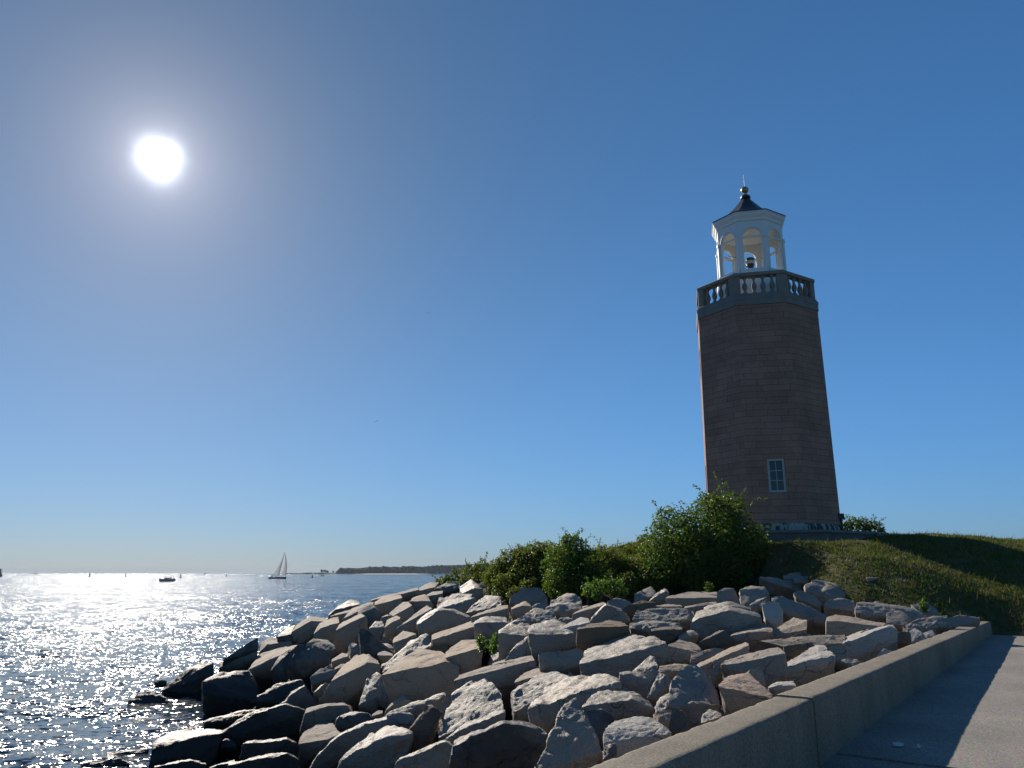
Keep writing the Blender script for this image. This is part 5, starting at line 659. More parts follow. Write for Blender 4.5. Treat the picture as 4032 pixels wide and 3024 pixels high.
# shaft with real openings: each wall face is built round its windows
RB, RT, ZB, ZT = 2.53, 2.46, 5.72, 13.97
wins = {0: [], 7: [(.08, .60, 6.80, 8.04)], 5: [(0, .80, 7.0, 8.15), (0, .80, 11.75, 13.0)]}   # face -> (u, width, z0, z1); face 7 looks at the path, face 5 at the sea
def rad(z): return RB+(RT-RB)*(z-ZB)/(ZT-ZB)
V = []; Fl = []; UV = []
def q4(ps, uvs):
    i = len(V); V.extend(ps); Fl.append(tuple(range(i, i+len(ps)))); UV.append(uvs)
DEP = .16
for k in range(8):
    n, tg, _ = face_frame(k, 1); ws = wins.get(k, []); 
    def P(u, z, d=0, n=n, tg=tg): # u measured along the face
        return Vector((TX, TY, 0))+n*(rad(z)*math.cos(R(22.5))-d)+tg*u+Vector((0, 0, z))
    def hw(z): return rad(z)*math.sin(R(22.5))
    zs = sorted({ZB, ZT} | {w[2] for w in ws} | {w[3] for w in ws})
    for z0, z1 in zip(zs, zs[1:]):
        here = [w for w in ws if w[2] <= z0+1e-6 and w[3] >= z1-1e-6]
        spans = [(-1, None, None, 1)]
        if not here:
            q4([P(-hw(z0), z0), P(hw(z0), z0), P(hw(z1), z1), P(-hw(z1), z1)], [(k*7.3-hw(z0), z0), (k*7.3+hw(z0), z0), (k*7.3+hw(z1), z1), (k*7.3-hw(z1), z1)])
        else:
            u, w = here[0][:2]; a, b2 = u-w/2, u+w/2
            q4([P(-hw(z0), z0), P(a, z0), P(a, z1), P(-hw(z1), z1)], [(k*7.3-hw(z0), z0), (k*7.3+a, z0), (k*7.3+a, z1), (k*7.3-hw(z1), z1)])
            q4([P(b2, z0), P(hw(z0), z0), P(hw(z1), z1), P(b2, z1)], [(k*7.3+b2, z0), (k*7.3+hw(z0), z0), (k*7.3+hw(z1), z1), (k*7.3+b2, z1)])
            for (p, q, r_, s_) in (((a, z0), (b2, z0), 0, 0), ((b2, z0), (b2, z1), 0, 0), ((b2, z1), (a, z1), 0, 0), ((a, z1), (a, z0), 0, 0)):
                q4([P(*p), P(*q), P(*q, DEP), P(*p, DEP)], [p, q, (q[0]+.1, q[1]), (p[0]+.1, p[1])])
i = len(V); V += [tw(a, RT, ZT) for a in CA]; Fl.append(tuple(range(i, i+8))); UV.append([(0, 0)]*8)
me = bpy.data.meshes.new('shaft'); me.from_pydata(V, [], Fl); ul = me.uv_layers.new(name='UVMap'); j = 0
for uvs in UV:
    for q in uvs: ul.data[j].uv = q; j += 1
me.update(); bm = bmesh.new(); bm.from_mesh(me); bmesh.ops.remove_doubles(bm, verts=bm.verts[:], dist=.0005); bmesh.ops.recalc_face_normals(bm, faces=bm.faces[:]); bm.to_mesh(me); bm.free()
o = link_mesh('shaft', me, m_stone, lh); o.matrix_parent_inverse = Matrix.Translation(-Vector((TX, TY, 5.4)))
m_glass, t, b, _ = material('window_glass'); b.inputs['Base Color'].default_value = (.012, .022, .035, 1); b.inputs['Roughness'].default_value = .08; b.inputs['Specular IOR Level'].default_value = .5
m_frame = plain('window_paint', (.42, .46, .44), .6, .12, 12)
for k, ws in wins.items():
    for (u, w, z0, z1) in ws:
        r = rad((z0+z1)/2); mb = MB(); fw = .075
        fbox(mb, k, u-w/2+fw/2+.002, fw, z0+.02, z1-.003, -.13, -.045, r); fbox(mb, k, u+w/2-fw/2-.002, fw, z0+.02, z1-.003, -.13, -.045, r)
        fbox(mb, k, u, w-2*fw-.004, z1-fw-.01, z1-.003, -.13, -.046, r); fbox(mb, k, u, w-2*fw-.004, z0+.02, z0+.02+fw, -.13, -.046, r)
        fr = part(mb, 'window', m_frame)
        mb = MB(); gw = w-2*fw; gh = z1-z0-2*fw-.03; zc0 = z0+.02+fw
        fbox(mb, k, u, .024, zc0, zc0+gh, -.118, -.085, r)
        for q in (1, 2): fbox(mb, k, u, gw-.004, zc0+gh*q/3-.012, zc0+gh*q/3+.012, -.116, -.083, r)
        mu = part(mb, 'glazing_bars', m_frame, fr); mb = MB(); fbox(mb, k, u, gw, zc0, zc0+gh, -.135, -.122, r); part(mb, 'pane', m_glass, fr)
        mb = MB(); fbox(mb, k, u, w-.006, z0+.0, z0+.019, -.14, .012, r); part(mb, 'sill', m_conc, fr)
# peeling painted band at the foot
m_peel, t, b, _ = material('peeling_paint'); co = objcoord(t)
pz = nd(t, 'ShaderNodeMapping', {'Vector': co, 'Scale': (5.5, 5.5, 1.2)}).outputs[0]; pn = nd(t, 'ShaderNodeTexNoise', {'Vector': pz, 'Scale': 1.0, 'Detail': 5.0, 'Roughness': .7}).outputs[0]
c = mixc(t, ramp(t, pn, [(.47, (0, 0, 0)), (.53, (1, 1, 1))]), (.30, .34, .32), (.045, .052, .052)); t.links.new(c, b.inputs['Base Color']); b.inputs['Roughness'].default_value = .9
part(octo(MB(), [(2.585, 5.36), (2.585, 5.60), (2.54, 5.718)]), 'foundation_band', m_peel)
# projecting belt under the balustrade, and the deck
part(octo(MB(), [(2.475, 13.972), (2.50, 13.98), (2.495, 14.18), (2.515, 14.22), (2.52, 14.345), (2.42, 14.352)]), 'belt_course', m_conc)
# balustrade
bal = part(octo(MB(), [(2.37, 15.165), (2.445, 15.17), (2.455, 15.19), (2.455, 15.28), (2.425, 15.315), (2.12, 15.318), (2.09, 15.29), (2.09, 15.17), (2.17, 15.165)]), 'top_rail', m_rail)
bm = bmesh.new(); bm.from_mesh(bal.data)   # open the rail so that the deck is not roofed over
ring = [f for f in bm.faces if len(f.verts) == 8]; bmesh.ops.delete(bm, geom=ring, context='FACES_ONLY')
bm.verts.ensure_lookup_table(); nv = len(bm.verts); L0 = bm.verts[0:8]; L1 = bm.verts[nv-8:nv]
for i in range(8): bm.faces.new((L0[i], L1[i], L1[(i+1) % 8], L0[(i+1) % 8]))
bmesh.ops.recalc_face_normals(bm, faces=bm.faces[:]); bm.to_mesh(bal.data); bm.free()
part(octo(MB(), [(2.46, 14.353), (2.46, 14.43), (2.44, 14.45), (2.0, 14.452)]), 'deck_plinth', m_conc)
for k in range(8):
    for e, sgn in ((0, 1), (1, -1)):   # two half piers meet at each corner
        mb = MB(); r = 2.42; half = r*math.sin(R(22.5)); fbox(mb, k, (-half+.125)*sgn, .25-.004, 14.454, 15.162, -.24, 0, r); part(mb, 'pier', m_rail)
bprof = [(.095, 0), (.095, .07), (.06, .09), (.05, .12), (.085, .20), (.105, .28), (.092, .37), (.055, .47), (.043, .54), (.062, .60), (.062, .63), (.09, .65), (.09, .708)]
bme = None
for k in range(8):
    n, tg, ap = face_frame(k, 2.42); half = 2.42*math.sin(R(22.5)); span = 2*half-.5
    for q in range(4):
        u = -span/2+span*(q+.5)/4; p = Vector((TX, TY, 14.454))+n*(ap-.12)+tg*u
        if bme is None:
            o = MB().lathe(bprof, n=12).build('baluster', m_rail, None, smooth=True); bme = o.data; bme.set_sharp_from_angle(angle=R(50))
        else:
            o = bpy.data.objects.new('baluster', bme); COL.objects.link(o)
        o.parent = lh; o.location = p-Vector((TX, TY, 5.4))
# lantern: white arcade
RL = 1.39; ZL0, ZSIL, ZSP, ZLT = 14.46, 15.84, 17.22, 18.02
m_lw = m_white
def arc_face(k, mb, r_out, thick, z0, z1, sill, spring, ow):
    """one wall of the lantern: solid panel with an arched opening, as a thick shell"""
    n, tg, ap = face_frame(k, r_out); half = r_out*math.sin(R(22.5)); c = Vector((TX, TY, 0)); ra = ow/2
    outer = []; N = 14
    op = [(-ra, sill)]+[(-ra, spring)]+[(-ra*math.cos(math.pi*i/N), spring+ra*math.sin(math.pi*i/N)) for i in range(1, N)]+[(ra, spring), (ra, sill)]
    def P(u, z, d):
        hs = 1-d/ap; return c+n*(ap-d)+tg*(u*hs if abs(u) > half-.001 else u)+Vector((0, 0, z))
    cols = {}
    def v(u, z, d):
        key = (round(u, 4), round(z, 4), d)
        if key not in cols: cols[key] = mb.b.verts.new(P(u, z, d))
        return cols[key]
    for d in (0, thick):
        # below the sill, left and right of the opening, above the arch
        polys = [[(-half, z0), (half, z0), (half, sill), (ra, sill), (-ra, sill), (-half, sill)], [(-half, sill), (-ra, sill), (-ra, spring), (-half, spring)], [(ra, sill), (half, sill), (half, spring), (ra, spring)]]
        arch = op[1:-1]; m_ = len(arch)//2
        polys.append([(-half, spring)]+arch[:m_+1]+[(0, z1), (-half, z1)]); polys.append([(0, z1)]+arch[m_:]+[(half, spring), (half, z1)])
        for p in polys: mb.b.faces.new([v(u, z, d) for u, z in p])
    for a, b_ in zip(op, op[1:]+op[:1]): mb.b.faces.new([v(*a, 0), v(*b_, 0), v(*b_, thick), v(*a, thick)])
mb = MB()
for k in range(8): arc_face(k, mb, RL, .09, ZL0, ZLT, ZSIL, ZSP, .72)
lan = part(mb, 'lantern_arcade', m_lw)
for k in range(8):
    mb = MB(); fbox(mb, k, 0, 2*RL*math.sin(R(22.5))-.06, ZSP-.035, ZSP+.03, -.11, .026, RL); part(mb, 'transom', m_lw, lan)
    # raised rim round the arch
    n, tg, ap = face_frame(k, RL); c = Vector((TX, TY, 0))+n*(ap+.012); pts = [c+tg*(-.39*math.cos(math.pi*i/16))+Vector((0, 0, ZSP+.03+.39*math.sin(math.pi*i/16))) for i in range(17)]
    part(MB().tube(pts, .022, 6), 'arch_moulding', m_lw, lan)
    mb = MB(); fbox(mb, k, 0, 2*RL*math.sin(R(22.5))-.02, ZSIL-.10, ZSIL-.003, -.02, .05, RL); fbox(mb, k, 0, 2*RL*math.sin(R(22.5)), ZSIL-.32, ZSIL-.12, 0.002, .10, RL); part(mb, 'sill_moulding', m_lw, lan)
    a = CA[k]; part(MB().rings([[tw(a+s*3.4, RL+.035-(.03 if abs(s) > .9 else 0), z) for s in (-1, -.5, .5, 1)]+[tw(a, RL-.12, z)] for z in (ZSIL, ZSP-.07)]), 'corner_post', m_lw, lan)
    part(MB().rings([[tw(a+s*4.0, RL+.06-(.03 if abs(s) > .9 else 0), z) for s in (-1, -.5, .5, 1)]+[tw(a, RL-.10, z)] for z in (ZSP-.068, ZSP+.05)]), 'capital', m_lw, lan)
part(octo(MB(), [(RL+.02, ZLT-.12), (RL+.05, ZLT-.10), (RL+.06, ZLT), (RL+.10, ZLT+.06), (RL+.14, ZLT+.11), (RL+.155, ZLT+.20), (RL+.18, ZLT+.205), (RL+.18, ZLT+.245), (1.2, ZLT+.25)]), 'cornice', m_lw)
part(octo(MB(), [(1.3, ZLT-.02), (1.3, ZLT+.02)]), 'ceiling', m_lw)
m_roof = plain('dark_copper_roof', (.02, .026, .03), .45, .3, 5)
RZ = ZLT+.252
part(octo(MB(), [(RL+.195, RZ), (RL+.20, RZ+.03), (1.33, RZ+.12), (1.08, RZ+.28), (.82, RZ+.48), (.59, RZ+.70), (.38, RZ+.95), (.235, RZ+1.13), (.165, RZ+1.24)]), 'roof', m_roof)
rf = RZ+1.24
part(MB().lathe([(.17, rf), (.215, rf+.01), (.215, rf+.09), (.15, rf+.12)], (TX, TY, 0), 12), 'roof_cap', m_roof)
m_verd = plain('pale_verdigris', (.33, .40, .38), .6, .2, 20)
part(MB().lathe([(.13, rf+.12), (.16, rf+.15), (.08, rf+.22), (.06, rf+.27)], (TX, TY, 0), 12, 0), 'finial_neck', m_verd, smooth=True)
m_gold = plain('worn_gilding', (.42, .27, .12), .38, .2, 9, metal=.85)
ZBL = rf+.27+.145
part(MB().lathe([(.02, -.158)]+[(.158*math.cos(R(e)), .158*math.sin(R(e))) for e in range(-75, 76, 15)]+[(.02, .158)], (TX, TY, ZBL), 20), 'finial_ball', m_gold, smooth=True)
m_metal = plain('galvanised_metal', (.40, .42, .44), .4, .1, 9, metal=.7)
part(MB().tube([(TX, TY, ZBL+.15), (TX-.01, TY, ZBL+.72)], [.007, .004], 6), 'lightning_rod', m_metal)
m_dark = plain('dark_fitting', (.03, .033, .036), .5, .2, 9)
# the lamp on its stand inside the lantern, the deck floor, and the hatch in the ceiling
lamp = part(MB().lathe([(.10, 15.88), (.15, 15.92), (.15, 15.98), (.09, 16.0), (.12, 16.05), (.165, 16.07), (.17, 16.34), (.19, 16.36), (.17, 16.40), (.06, 16.44)], (TX-.02, TY, 0.38), 16), 'beacon_lamp', m_dark)
part(MB().lathe([(.172, 16.14), (.182, 16.16), (.182, 16.26), (.172, 16.28)], (TX-.02, TY, .38), 16), 'lens', m_verd, lamp)
part(MB().tube([(TX-.02, TY, 14.46), (TX-.02, TY, 16.27)], .045, 8), 'lamp_stand', m_metal)
part(MB().tube([(TX-.02, TY, 16.2), (TX-.5, TY-.1, 16.75), (TX-.9, TY, 16.9)], .012, 6), 'cable', m_dark)
mb = MB(); mb.box((TX-.1, TY-.42, ZLT-.06), (.55, .30, .05)); part(mb, 'ceiling_hatch', m_dark)
# small box lamp low on the right-hand corner
mb = MB(); q = tw(73.5, 2.54, 6.02); mb.box(q, (.2, .2, .2)); mb.box(q+Vector((0, 0, -.14)), (.1, .1, .08)); part(mb, 'wall_lamp', m_dark, bevel=.01)
part(MB().tube([tw(72, 2.60, 5.4), tw(72, 2.56, 5.85)], .03, 6), 'conduit', m_dark)

# terrace round the foot
def ground_at(x, y): return float(full_ground(np.array([x]), np.array([y]))[0])
m_terr = rock_mat('terrace_stone', (.15, .145, .135), (.20, .185, .17), (.10, .098, .095), .95, .2)
tr = empty('terrace', (TX, TY, 5.2), 'low eight-sided stone terrace wall carrying the lighthouse on the mound', 'terrace')
def tpart(mb, name, mat, **k):
    o = mb.build(name, mat, None, **k); o.parent = tr; o.matrix_parent_inverse = Matrix.Translation(-Vector((TX, TY, 5.2))); return o
tpart(octo(MB(), [(3.72, 4.3), (3.72, 5.30), (3.70, 5.335)]), 'retaining_wall', m_terr)
tpart(octo(MB(), [(3.77, 5.337), (3.78, 5.42), (3.45, 5.425)]), 'coping', m_conc)
mb = MB(); q = tw(73.5, 3.82, 5.03); mb.box(q, (.42, .42, .72)); tpart(mb, 'end_pier', m_conc, bevel=.02)

# ---------------------------------------------------------------- foliage
def leaf_mat(name, cols, trans=.52, gloss=.35, rough=.45):
    m, t, b, out = material(name); g = nd(t, 'ShaderNodeNewGeometry'); rnd = g.outputs['Random Per Island']
    pn = nd(t, 'ShaderNodeTexNoise', {'Vector': objcoord(t), 'Scale': 1.4, 'Detail': 3.0}).outputs[0]
    f = mth(t, 'ADD', mth(t, 'MULTIPLY', rnd, .62), mth(t, 'MULTIPLY', mth(t, 'SUBTRACT', pn, .30), .95), True)
    c = ramp(t, f, [(i/(len(cols)-1), q) for i, q in enumerate(cols)])
    t.links.new(c, b.inputs['Base Color']); b.inputs['Roughness'].default_value = rough; b.inputs['Specular IOR Level'].default_value = gloss
    tr = nd(t, 'ShaderNodeBsdfTranslucent', {'Color': mixc(t, 1.0, c, (1.25, 1.3, .55), 'MULTIPLY')})
    mx = nd(t, 'ShaderNodeMixShader', {0: trans}); t.links.new(b.outputs[0], mx.inputs[1]); t.links.new(tr.outputs[0], mx.inputs[2]); t.links.new(mx.outputs[0], out.inputs[0]); return m
m_leaf = leaf_mat('vine_leaf', [(.022, .055, .014), (.042, .092, .020), (.068, .125, .024), (.12, .155, .032), (.18, .17, .045)])
m_leaf_dry = leaf_mat('dry_leaf', [(.034, .062, .015), (.065, .105, .022), (.105, .135, .028), (.15, .15, .036), (.16, .115, .045)])
m_leaf_bright = leaf_mat('bright_leaf', [(.04, .09, .02), (.065, .13, .025), (.10, .17, .035), (.15, .18, .045)])
m_twig = plain('twig_bark', (.07, .055, .045), .9, .3, 20)
def leaves(C, N, size, rs, curl=.25):
    """C (n,3) centres, N (n,3) facing, size (n,): pointed folded leaves, 6 corners each"""
    n = len(C); a = rs.normal(size=(n, 3)); T = a-(a*N).sum(1)[:, None]*N; T /= np.maximum(1e-6, np.linalg.norm(T, axis=1))[:, None]; B = np.cross(N, T); s = size[:, None]
    p0 = C-T*s*.55; p1 = C+T*s*.6-N*s*curl*.5; l1 = C-T*s*.12+B*s*.36+N*s*curl*.5; l2 = C+T*s*.25+B*s*.26+N*s*curl*.35; r1 = C-T*s*.12-B*s*.36+N*s*curl*.5; r2 = C+T*s*.25-B*s*.26+N*s*curl*.35
    V = np.stack([p0, l1, l2, p1, r2, r1], 1).reshape(-1, 3); k = np.arange(n)[:, None]*6
    return V, np.r_[k+np.array([[0, 3, 2, 1]]), k+np.array([[0, 5, 4, 3]])]
BSC = 1.18
def bush(name, blobs, label, mat, seed, leaf=.075, dens=480, sprays=14, spray_len=.5, cat='bush', loc_y=None, low=None, group=None):
    """blobs: (px, py, Y, r) bearing, distance and radius of each lobe of the crown"""
    rs = np.random.RandomState(seed); Cs = [at(px, py, Y) for px, py, Y, r in blobs]; Rr = [r/1661*Y*BSC for px, py, Y, r in blobs]
    base = sum(Cs, Vector())/len(Cs); base.z = ground_at(base.x, base.y); root = empty(name, base, label, cat, group)
    AC, AN, AS = [], [], []
    for c_, r in zip(Cs, Rr):
        n = int(4*math.pi*r*r*dens*.62); d = rs.normal(size=(n, 3)); d /= np.linalg.norm(d, axis=1)[:, None]
        lump = 1+.30*gnoise(d*1.7+seed+r*9)+.20*gnoise(d*4.3+seed); sh = rs.uniform(0, 1, n)**.45; rad_ = r*lump*(.42+.62*sh)
        P = np.array(c_)+d*rad_[:, None]*np.array([1.0, 1.05, .95]); Nn = d*.8+rs.normal(size=(n, 3))*.75+np.array([0, 0, .35]); Nn /= np.linalg.norm(Nn, axis=1)[:, None]
        # clumping: leave holes
        keep = gnoise(P*2.6+seed) > -.55; AC.append(P[keep]); AN.append(Nn[keep]); AS.append(leaf*rs.uniform(.55, 1.25, keep.sum()))
    tw_ = MB()
    for q in range(sprays):        # thin shoots that arch out of the crown
        i = rs.randint(len(Cs)); c_, r = Cs[i], Rr[i]; a = rs.uniform(0, 2*math.pi); e = rs.uniform(.25, 1.35); d = Vector((math.cos(a)*math.cos(e), math.sin(a)*math.cos(e), math.sin(e)))
        p = c_+d*r*.85; tw_.tube([c_, p], [.012, .009], 4); L = spray_len*rs.uniform(.5, 1.3); pts = [p]; v = (d+Vector((rs.normal()*.3, rs.normal()*.3, .5))).normalized()
        for k in range(7): v = (v+Vector((rs.normal()*.12, rs.normal()*.12, -.11))).normalized(); pts.append(pts[-1]+v*L/7)
        tw_.tube(pts, [.008-.0008*k for k in range(8)], 4)
        nl = max(8, int(L*42)); tt = rs.uniform(.05, 1, nl); PP = np.array([np.array(pts[int(x*6.99)].lerp(pts[int(x*6.99)+1], (x*6.99) % 1)) for x in tt])+rs.normal(size=(nl, 3))*.028
        Nn = rs.normal(size=(nl, 3))+np.array([0, 0, .5]); Nn /= np.linalg.norm(Nn, axis=1)[:, None]; AC.append(PP); AN.append(Nn); AS.append(leaf*rs.uniform(.5, 1.0, nl))
    rt = [Vector((c_.x, c_.y, min(ground_at(c_.x, c_.y)-.02, c_.z-r*.4))) for c_, r in sorted(zip(Cs, Rr), key=lambda q: q[0].x)]; tw_.tube(rt, .03, 5)   # the root stock that ties the stems
    for c_, r in zip(Cs, Rr):      # woody stems from the ground into each lobe
        g = Vector((c_.x+rs.normal()*.15, c_.y+rs.normal()*.15, min(ground_at(c_.x, c_.y)-.05, c_.z-r*.5)))
        mid = g.lerp(c_, .55)+Vector((rs.normal()*.12, rs.normal()*.12, 0)); tw_.tube([g, mid, c_+Vector((rs.normal()*.2*r, rs.normal()*.2*r, r*.3))], [.035, .022, .01], 5)
        for _ in range(5):
            d = Vector(rs.normal(size=3)).normalized(); d.z = abs(d.z)*.8; tw_.tube([mid.lerp(c_, .5), c_+d*r*.55, c_+d*r*.93], [.018, .011, .004], 4)
    C = np.concatenate(AC); N = np.concatenate(AN); Sz = np.concatenate(AS)
    if low is not None:  # keep foliage above the ground
        pass
    V, Fc = leaves(C-np.array(base), N, Sz, rs); o = link_mesh('foliage', np_mesh('foliage', V, Fc), mat, root)
    s = tw_.build('branches', m_twig, root); s.matrix_parent_inverse = Matrix.Translation(-base)
    return root
bush('tall_bush', [(1472,1178,25.3,60),(1540,1130,25.6,52),(1520,1190,25,66),(1588,1178,25.2,54),(1446,1128,25.6,30),(1578,1100,25.8,30),(1612,1214,24.7,42),(1562,1232,24.4,46),(1490,1236,24.3,44),(1432,1198,25.0,42),(1418,1240,24.2,34),(1530,1088,25.8,20),(1625,1165,25.6,28),(1520,1255,23.9,30),(1600,1250,24.0,26)],
     'tall dense tangled bush on the bank in front of the lighthouse base', m_leaf, 1, leaf=.082, dens=400, sprays=46, spray_len=.75)
bush('bush', [(1240,1190,24.8,28),(1218,1222,24.5,38),(1266,1224,24.6,34),(1246,1252,24.0,38),(1206,1262,23.8,28),(1288,1248,24,28),(1228,1170,25,14)],
     'peaked mid-height bush left of the tall one, between it and the wide olive bush', m_leaf, 2, dens=620, sprays=22, spray_len=.5, group='bushes on top of the bank')
bush('bush', [(1083,1240,27.0,27),(1112,1226,27.0,34),(1152,1222,26.6,38),(1140,1252,26.0,34),(1180,1250,26,32),(1090,1266,25.8,24),(1066,1250,27,17),(1190,1205,26.5,26),(1150,1275,25,22),(1115,1285,24.6,16),(1128,1205,27,22),(1172,1198,26.8,24),(1205,1215,26,26)],
     'wide olive-green bush with twiggy top, second from the left on the bank', m_leaf_dry, 3, dens=760, sprays=26, spray_len=.45, group='bushes on top of the bank')
bush('bush', [(1308,1216,26.0,24),(1342,1206,26.5,26),(1378,1200,26.5,26),(1330,1240,25.2,28),(1378,1236,25.0,32),(1300,1246,25,22),(1352,1262,24.0,22),(1392,1170,26.8,15),(1300,1200,25.6,20),(1335,1222,25.4,26),(1400,1215,25.4,24)],
     'brownish low shrub on the slope between the peaked bush and the tall bush', m_leaf_dry, 4, leaf=.065, dens=760, sprays=12, spray_len=.35, group='bushes on top of the bank')
bush('bush', [(1274,1274,21.6,15),(1300,1268,21.6,17),(1328,1270,21.6,17),(1345,1278,21.4,10),(1290,1284,21.2,10)],
     'small bright green bush spilling onto the boulders in front of the others', m_leaf_bright, 5, leaf=.07, dens=520, sprays=10, spray_len=.3, group='bushes on top of the bank')
bush('bush', [(966,1254,34,11),(990,1246,34,14),(1016,1240,33,17),(1044,1234,33,19),(1060,1252,31,17),(1030,1256,32,13),(1003,1258,33,10),(948,1259,35,7)],
     'leftmost low bush at the end of the bank against the sea', m_leaf_dry, 6, leaf=.085, dens=520, sprays=14, spray_len=.4, group='bushes on top of the bank')
bush('bush', [(1840,1133,31.0,16),(1864,1134,31.0,14),(1889,1139,30.8,12),(1905,1146,30.2,7),(1828,1140,31,10),(1872,1143,30.6,10)],
     'dark bush on the terrace at the right foot of the lighthouse', m_leaf, 7, leaf=.08, sprays=12, spray_len=.3)
def sprig(x, y, z, h, seed, label):
    rs = np.random.RandomState(seed); root = empty('weed', (x, y, z), label, 'weed', 'weeds growing in the rock gaps'); mb = MB(); C = []
    for k in range(5):
        pts = [Vector((rs.normal()*.02, rs.normal()*.02, 0))]; v = Vector((rs.normal()*.25, rs.normal()*.25, 1)).normalized()
        for _ in range(6): v = (v+Vector((rs.normal()*.08, rs.normal()*.08, -.02))).normalized(); pts.append(pts[-1]+v*h/6*rs.uniform(.8, 1.1))
        mb.tube(pts, .006, 4); C += [np.array(pts[1+int(u*4.99)].lerp(pts[2+int(u*4.99)], (u*4.99) % 1))+rs.normal(size=3)*.035 for u in rs.uniform(0, 1, 26)]
    mb.build('stems', m_twig, root); C = np.array(C); N = rs.normal(size=C.shape)+np.array([0, 0, .6]); N /= np.linalg.norm(N, axis=1)[:, None]
    V, Fc = leaves(C, N, .06*rs.uniform(.6, 1.2, len(C)), rs); link_mesh('leaves', np_mesh('leaves', V, Fc), m_leaf_bright, root)
p = at(1065, 1418, 14.6); sprig(p.x, p.y, p.z, .32, 3, 'bright green sprig growing between the boulders right of the largest tan boulder')
p = at(1041, 1410, 15.0); sprig(p.x, p.y, p.z, .28, 4, 'darker green sprig just left of the bright one in the same gap')
p = at(1531, 1273, 21.0); sprig(p.x, p.y, p.z-.05, .22, 5, 'small green weed on the stones at the foot of the tall bush')
p = at(1995, 1318, 17.3); sprig(p.x, p.y, p.z-.05, .22, 6, 'small green weed at the edge of the lawn above the splintered rock')

# grass: real blades over the lawn
rs = np.random.RandomState(3)
poly = [(10.3,17.75),(9.2,17.9),(8.0,18.9),(6.9,20.6),(6.1,22.3),(5.6,24.2),(4.5,24.4),(2,25.8),(-2,29),(1,33),(10,40),(25,48),(40,46),(34,14.0),(20,15.6),(10.9,17.75)]
def inside(x, y):
    r = np.zeros(len(x), bool)
    for (x0, y0), (x1, y1) in zip(poly, poly[1:]+poly[:1]):
        c_ = ((y0 > y) != (y1 > y)) & (x < (x1-x0)*(y-y0)/(y1-y0+1e-12)+x0); r ^= c_
    return r
n = 900000; x = rs.uniform(-2, 32, n); y = rs.uniform(14, 44, n); w = np.clip((24/np.hypot(x, y))**2, .1, 1)
k = inside(x, y) & (rs.uniform(size=n) < w*.75) & (gnoise(np.c_[x*1.3, y*1.3, x*0]) > -.5); x, y = x[k], y[k]; tt, ss = wall_ts(x, y)
k = ~((ss > -WALL_W-.05) & (tt < 15.15)) & (np.hypot(x-TX, y-TY) > 3.9); x, y = x[k][:170000], y[k][:170000]; n = len(x); z = full_ground(x, y)+fbm(np.c_[x, y, x*0]*.9, 3)*.05+fbm(np.c_[x, y, x*0]*.25+9, 2)*.06
h = rs.uniform(.03, .085, n)*np.where(rs.uniform(size=n) < .05, 2.4, 1)*(1+.5*gnoise(np.c_[x*.8, y*.8, x*0+5])); a = rs.uniform(0, 2*math.pi, n); wd = rs.uniform(.004, .010, n)*(1+np.hypot(x, y)/25)
lean = rs.normal(size=(n, 2))*.55*h[:, None]; p0 = np.c_[x-np.cos(a)*wd, y-np.sin(a)*wd, z-.01]; p1 = np.c_[x+np.cos(a)*wd, y+np.sin(a)*wd, z-.01]; p2 = np.c_[x+lean[:, 0], y+lean[:, 1], z+h]
V = np.stack([p0, p1, p2], 1).reshape(-1, 3); Fc = np.arange(n*3).reshape(-1, 3)
m_grass = leaf_mat('grass_blade', [(.035, .068, .014), (.060, .100, .020), (.085, .115, .026), (.15, .125, .055), (.09, .085, .035)], .35, .15, .6)
tag(link_mesh('grass', np_mesh('grass', V, Fc), m_grass), 'short patchy green and brown lawn grass on the mound', 'grass', kind='stuff')

# ---------------------------------------------------------------- boats, buoys and the far shore
m_hull = plain('dark_hull_paint', (.035, .04, .055), .35, .1, 2); m_hullw = plain('white_hull_paint', (.5, .5, .5), .4, .1, 2); m_sail, t, b, out = material('sailcloth')
b.inputs['Base Color'].default_value = (.62, .62, .60, 1); tr_ = nd(t, 'ShaderNodeBsdfTranslucent', {'Color': (.35, .36, .36, 1)}); mx = nd(t, 'ShaderNodeMixShader', {0: .5}); t.links.new(b.outputs[0], mx.inputs[1]); t.links.new(tr_.outputs[0], mx.inputs[2]); t.links.new(mx.outputs[0], out.inputs[0])
m_rope = plain('dark_rope', (.04, .05, .06), .7, .1, 9); m_cab = plain('cabin_brown', (.16, .10, .09), .5, .2, 5)
def hull_mesh(L, Bm, H, draft=.25, sheer=.25, n=14):
    """boat hull along +X (bow at +X), waterline at z=0"""
    rings = []
    for i in range(n+1):
        u = i/n; x = -L/2+L*u; w = Bm/2*(1-max(0, (u-.45)/.55)**2.2)*(.82+.18*min(1, u/.3)); w = max(w, .03); top = H*(.85+sheer*(2*u-.8)**2); ov = .06*L*max(0, u-.8)/.2
        rings.append([(x+ov, -w, top), (x+ov*.6, -w*.93, H*.3), (x, -w*.45, -draft), (x, w*.45, -draft), (x+ov*.6, w*.93, H*.3), (x+ov, w, top)])
    return MB().rings(rings)
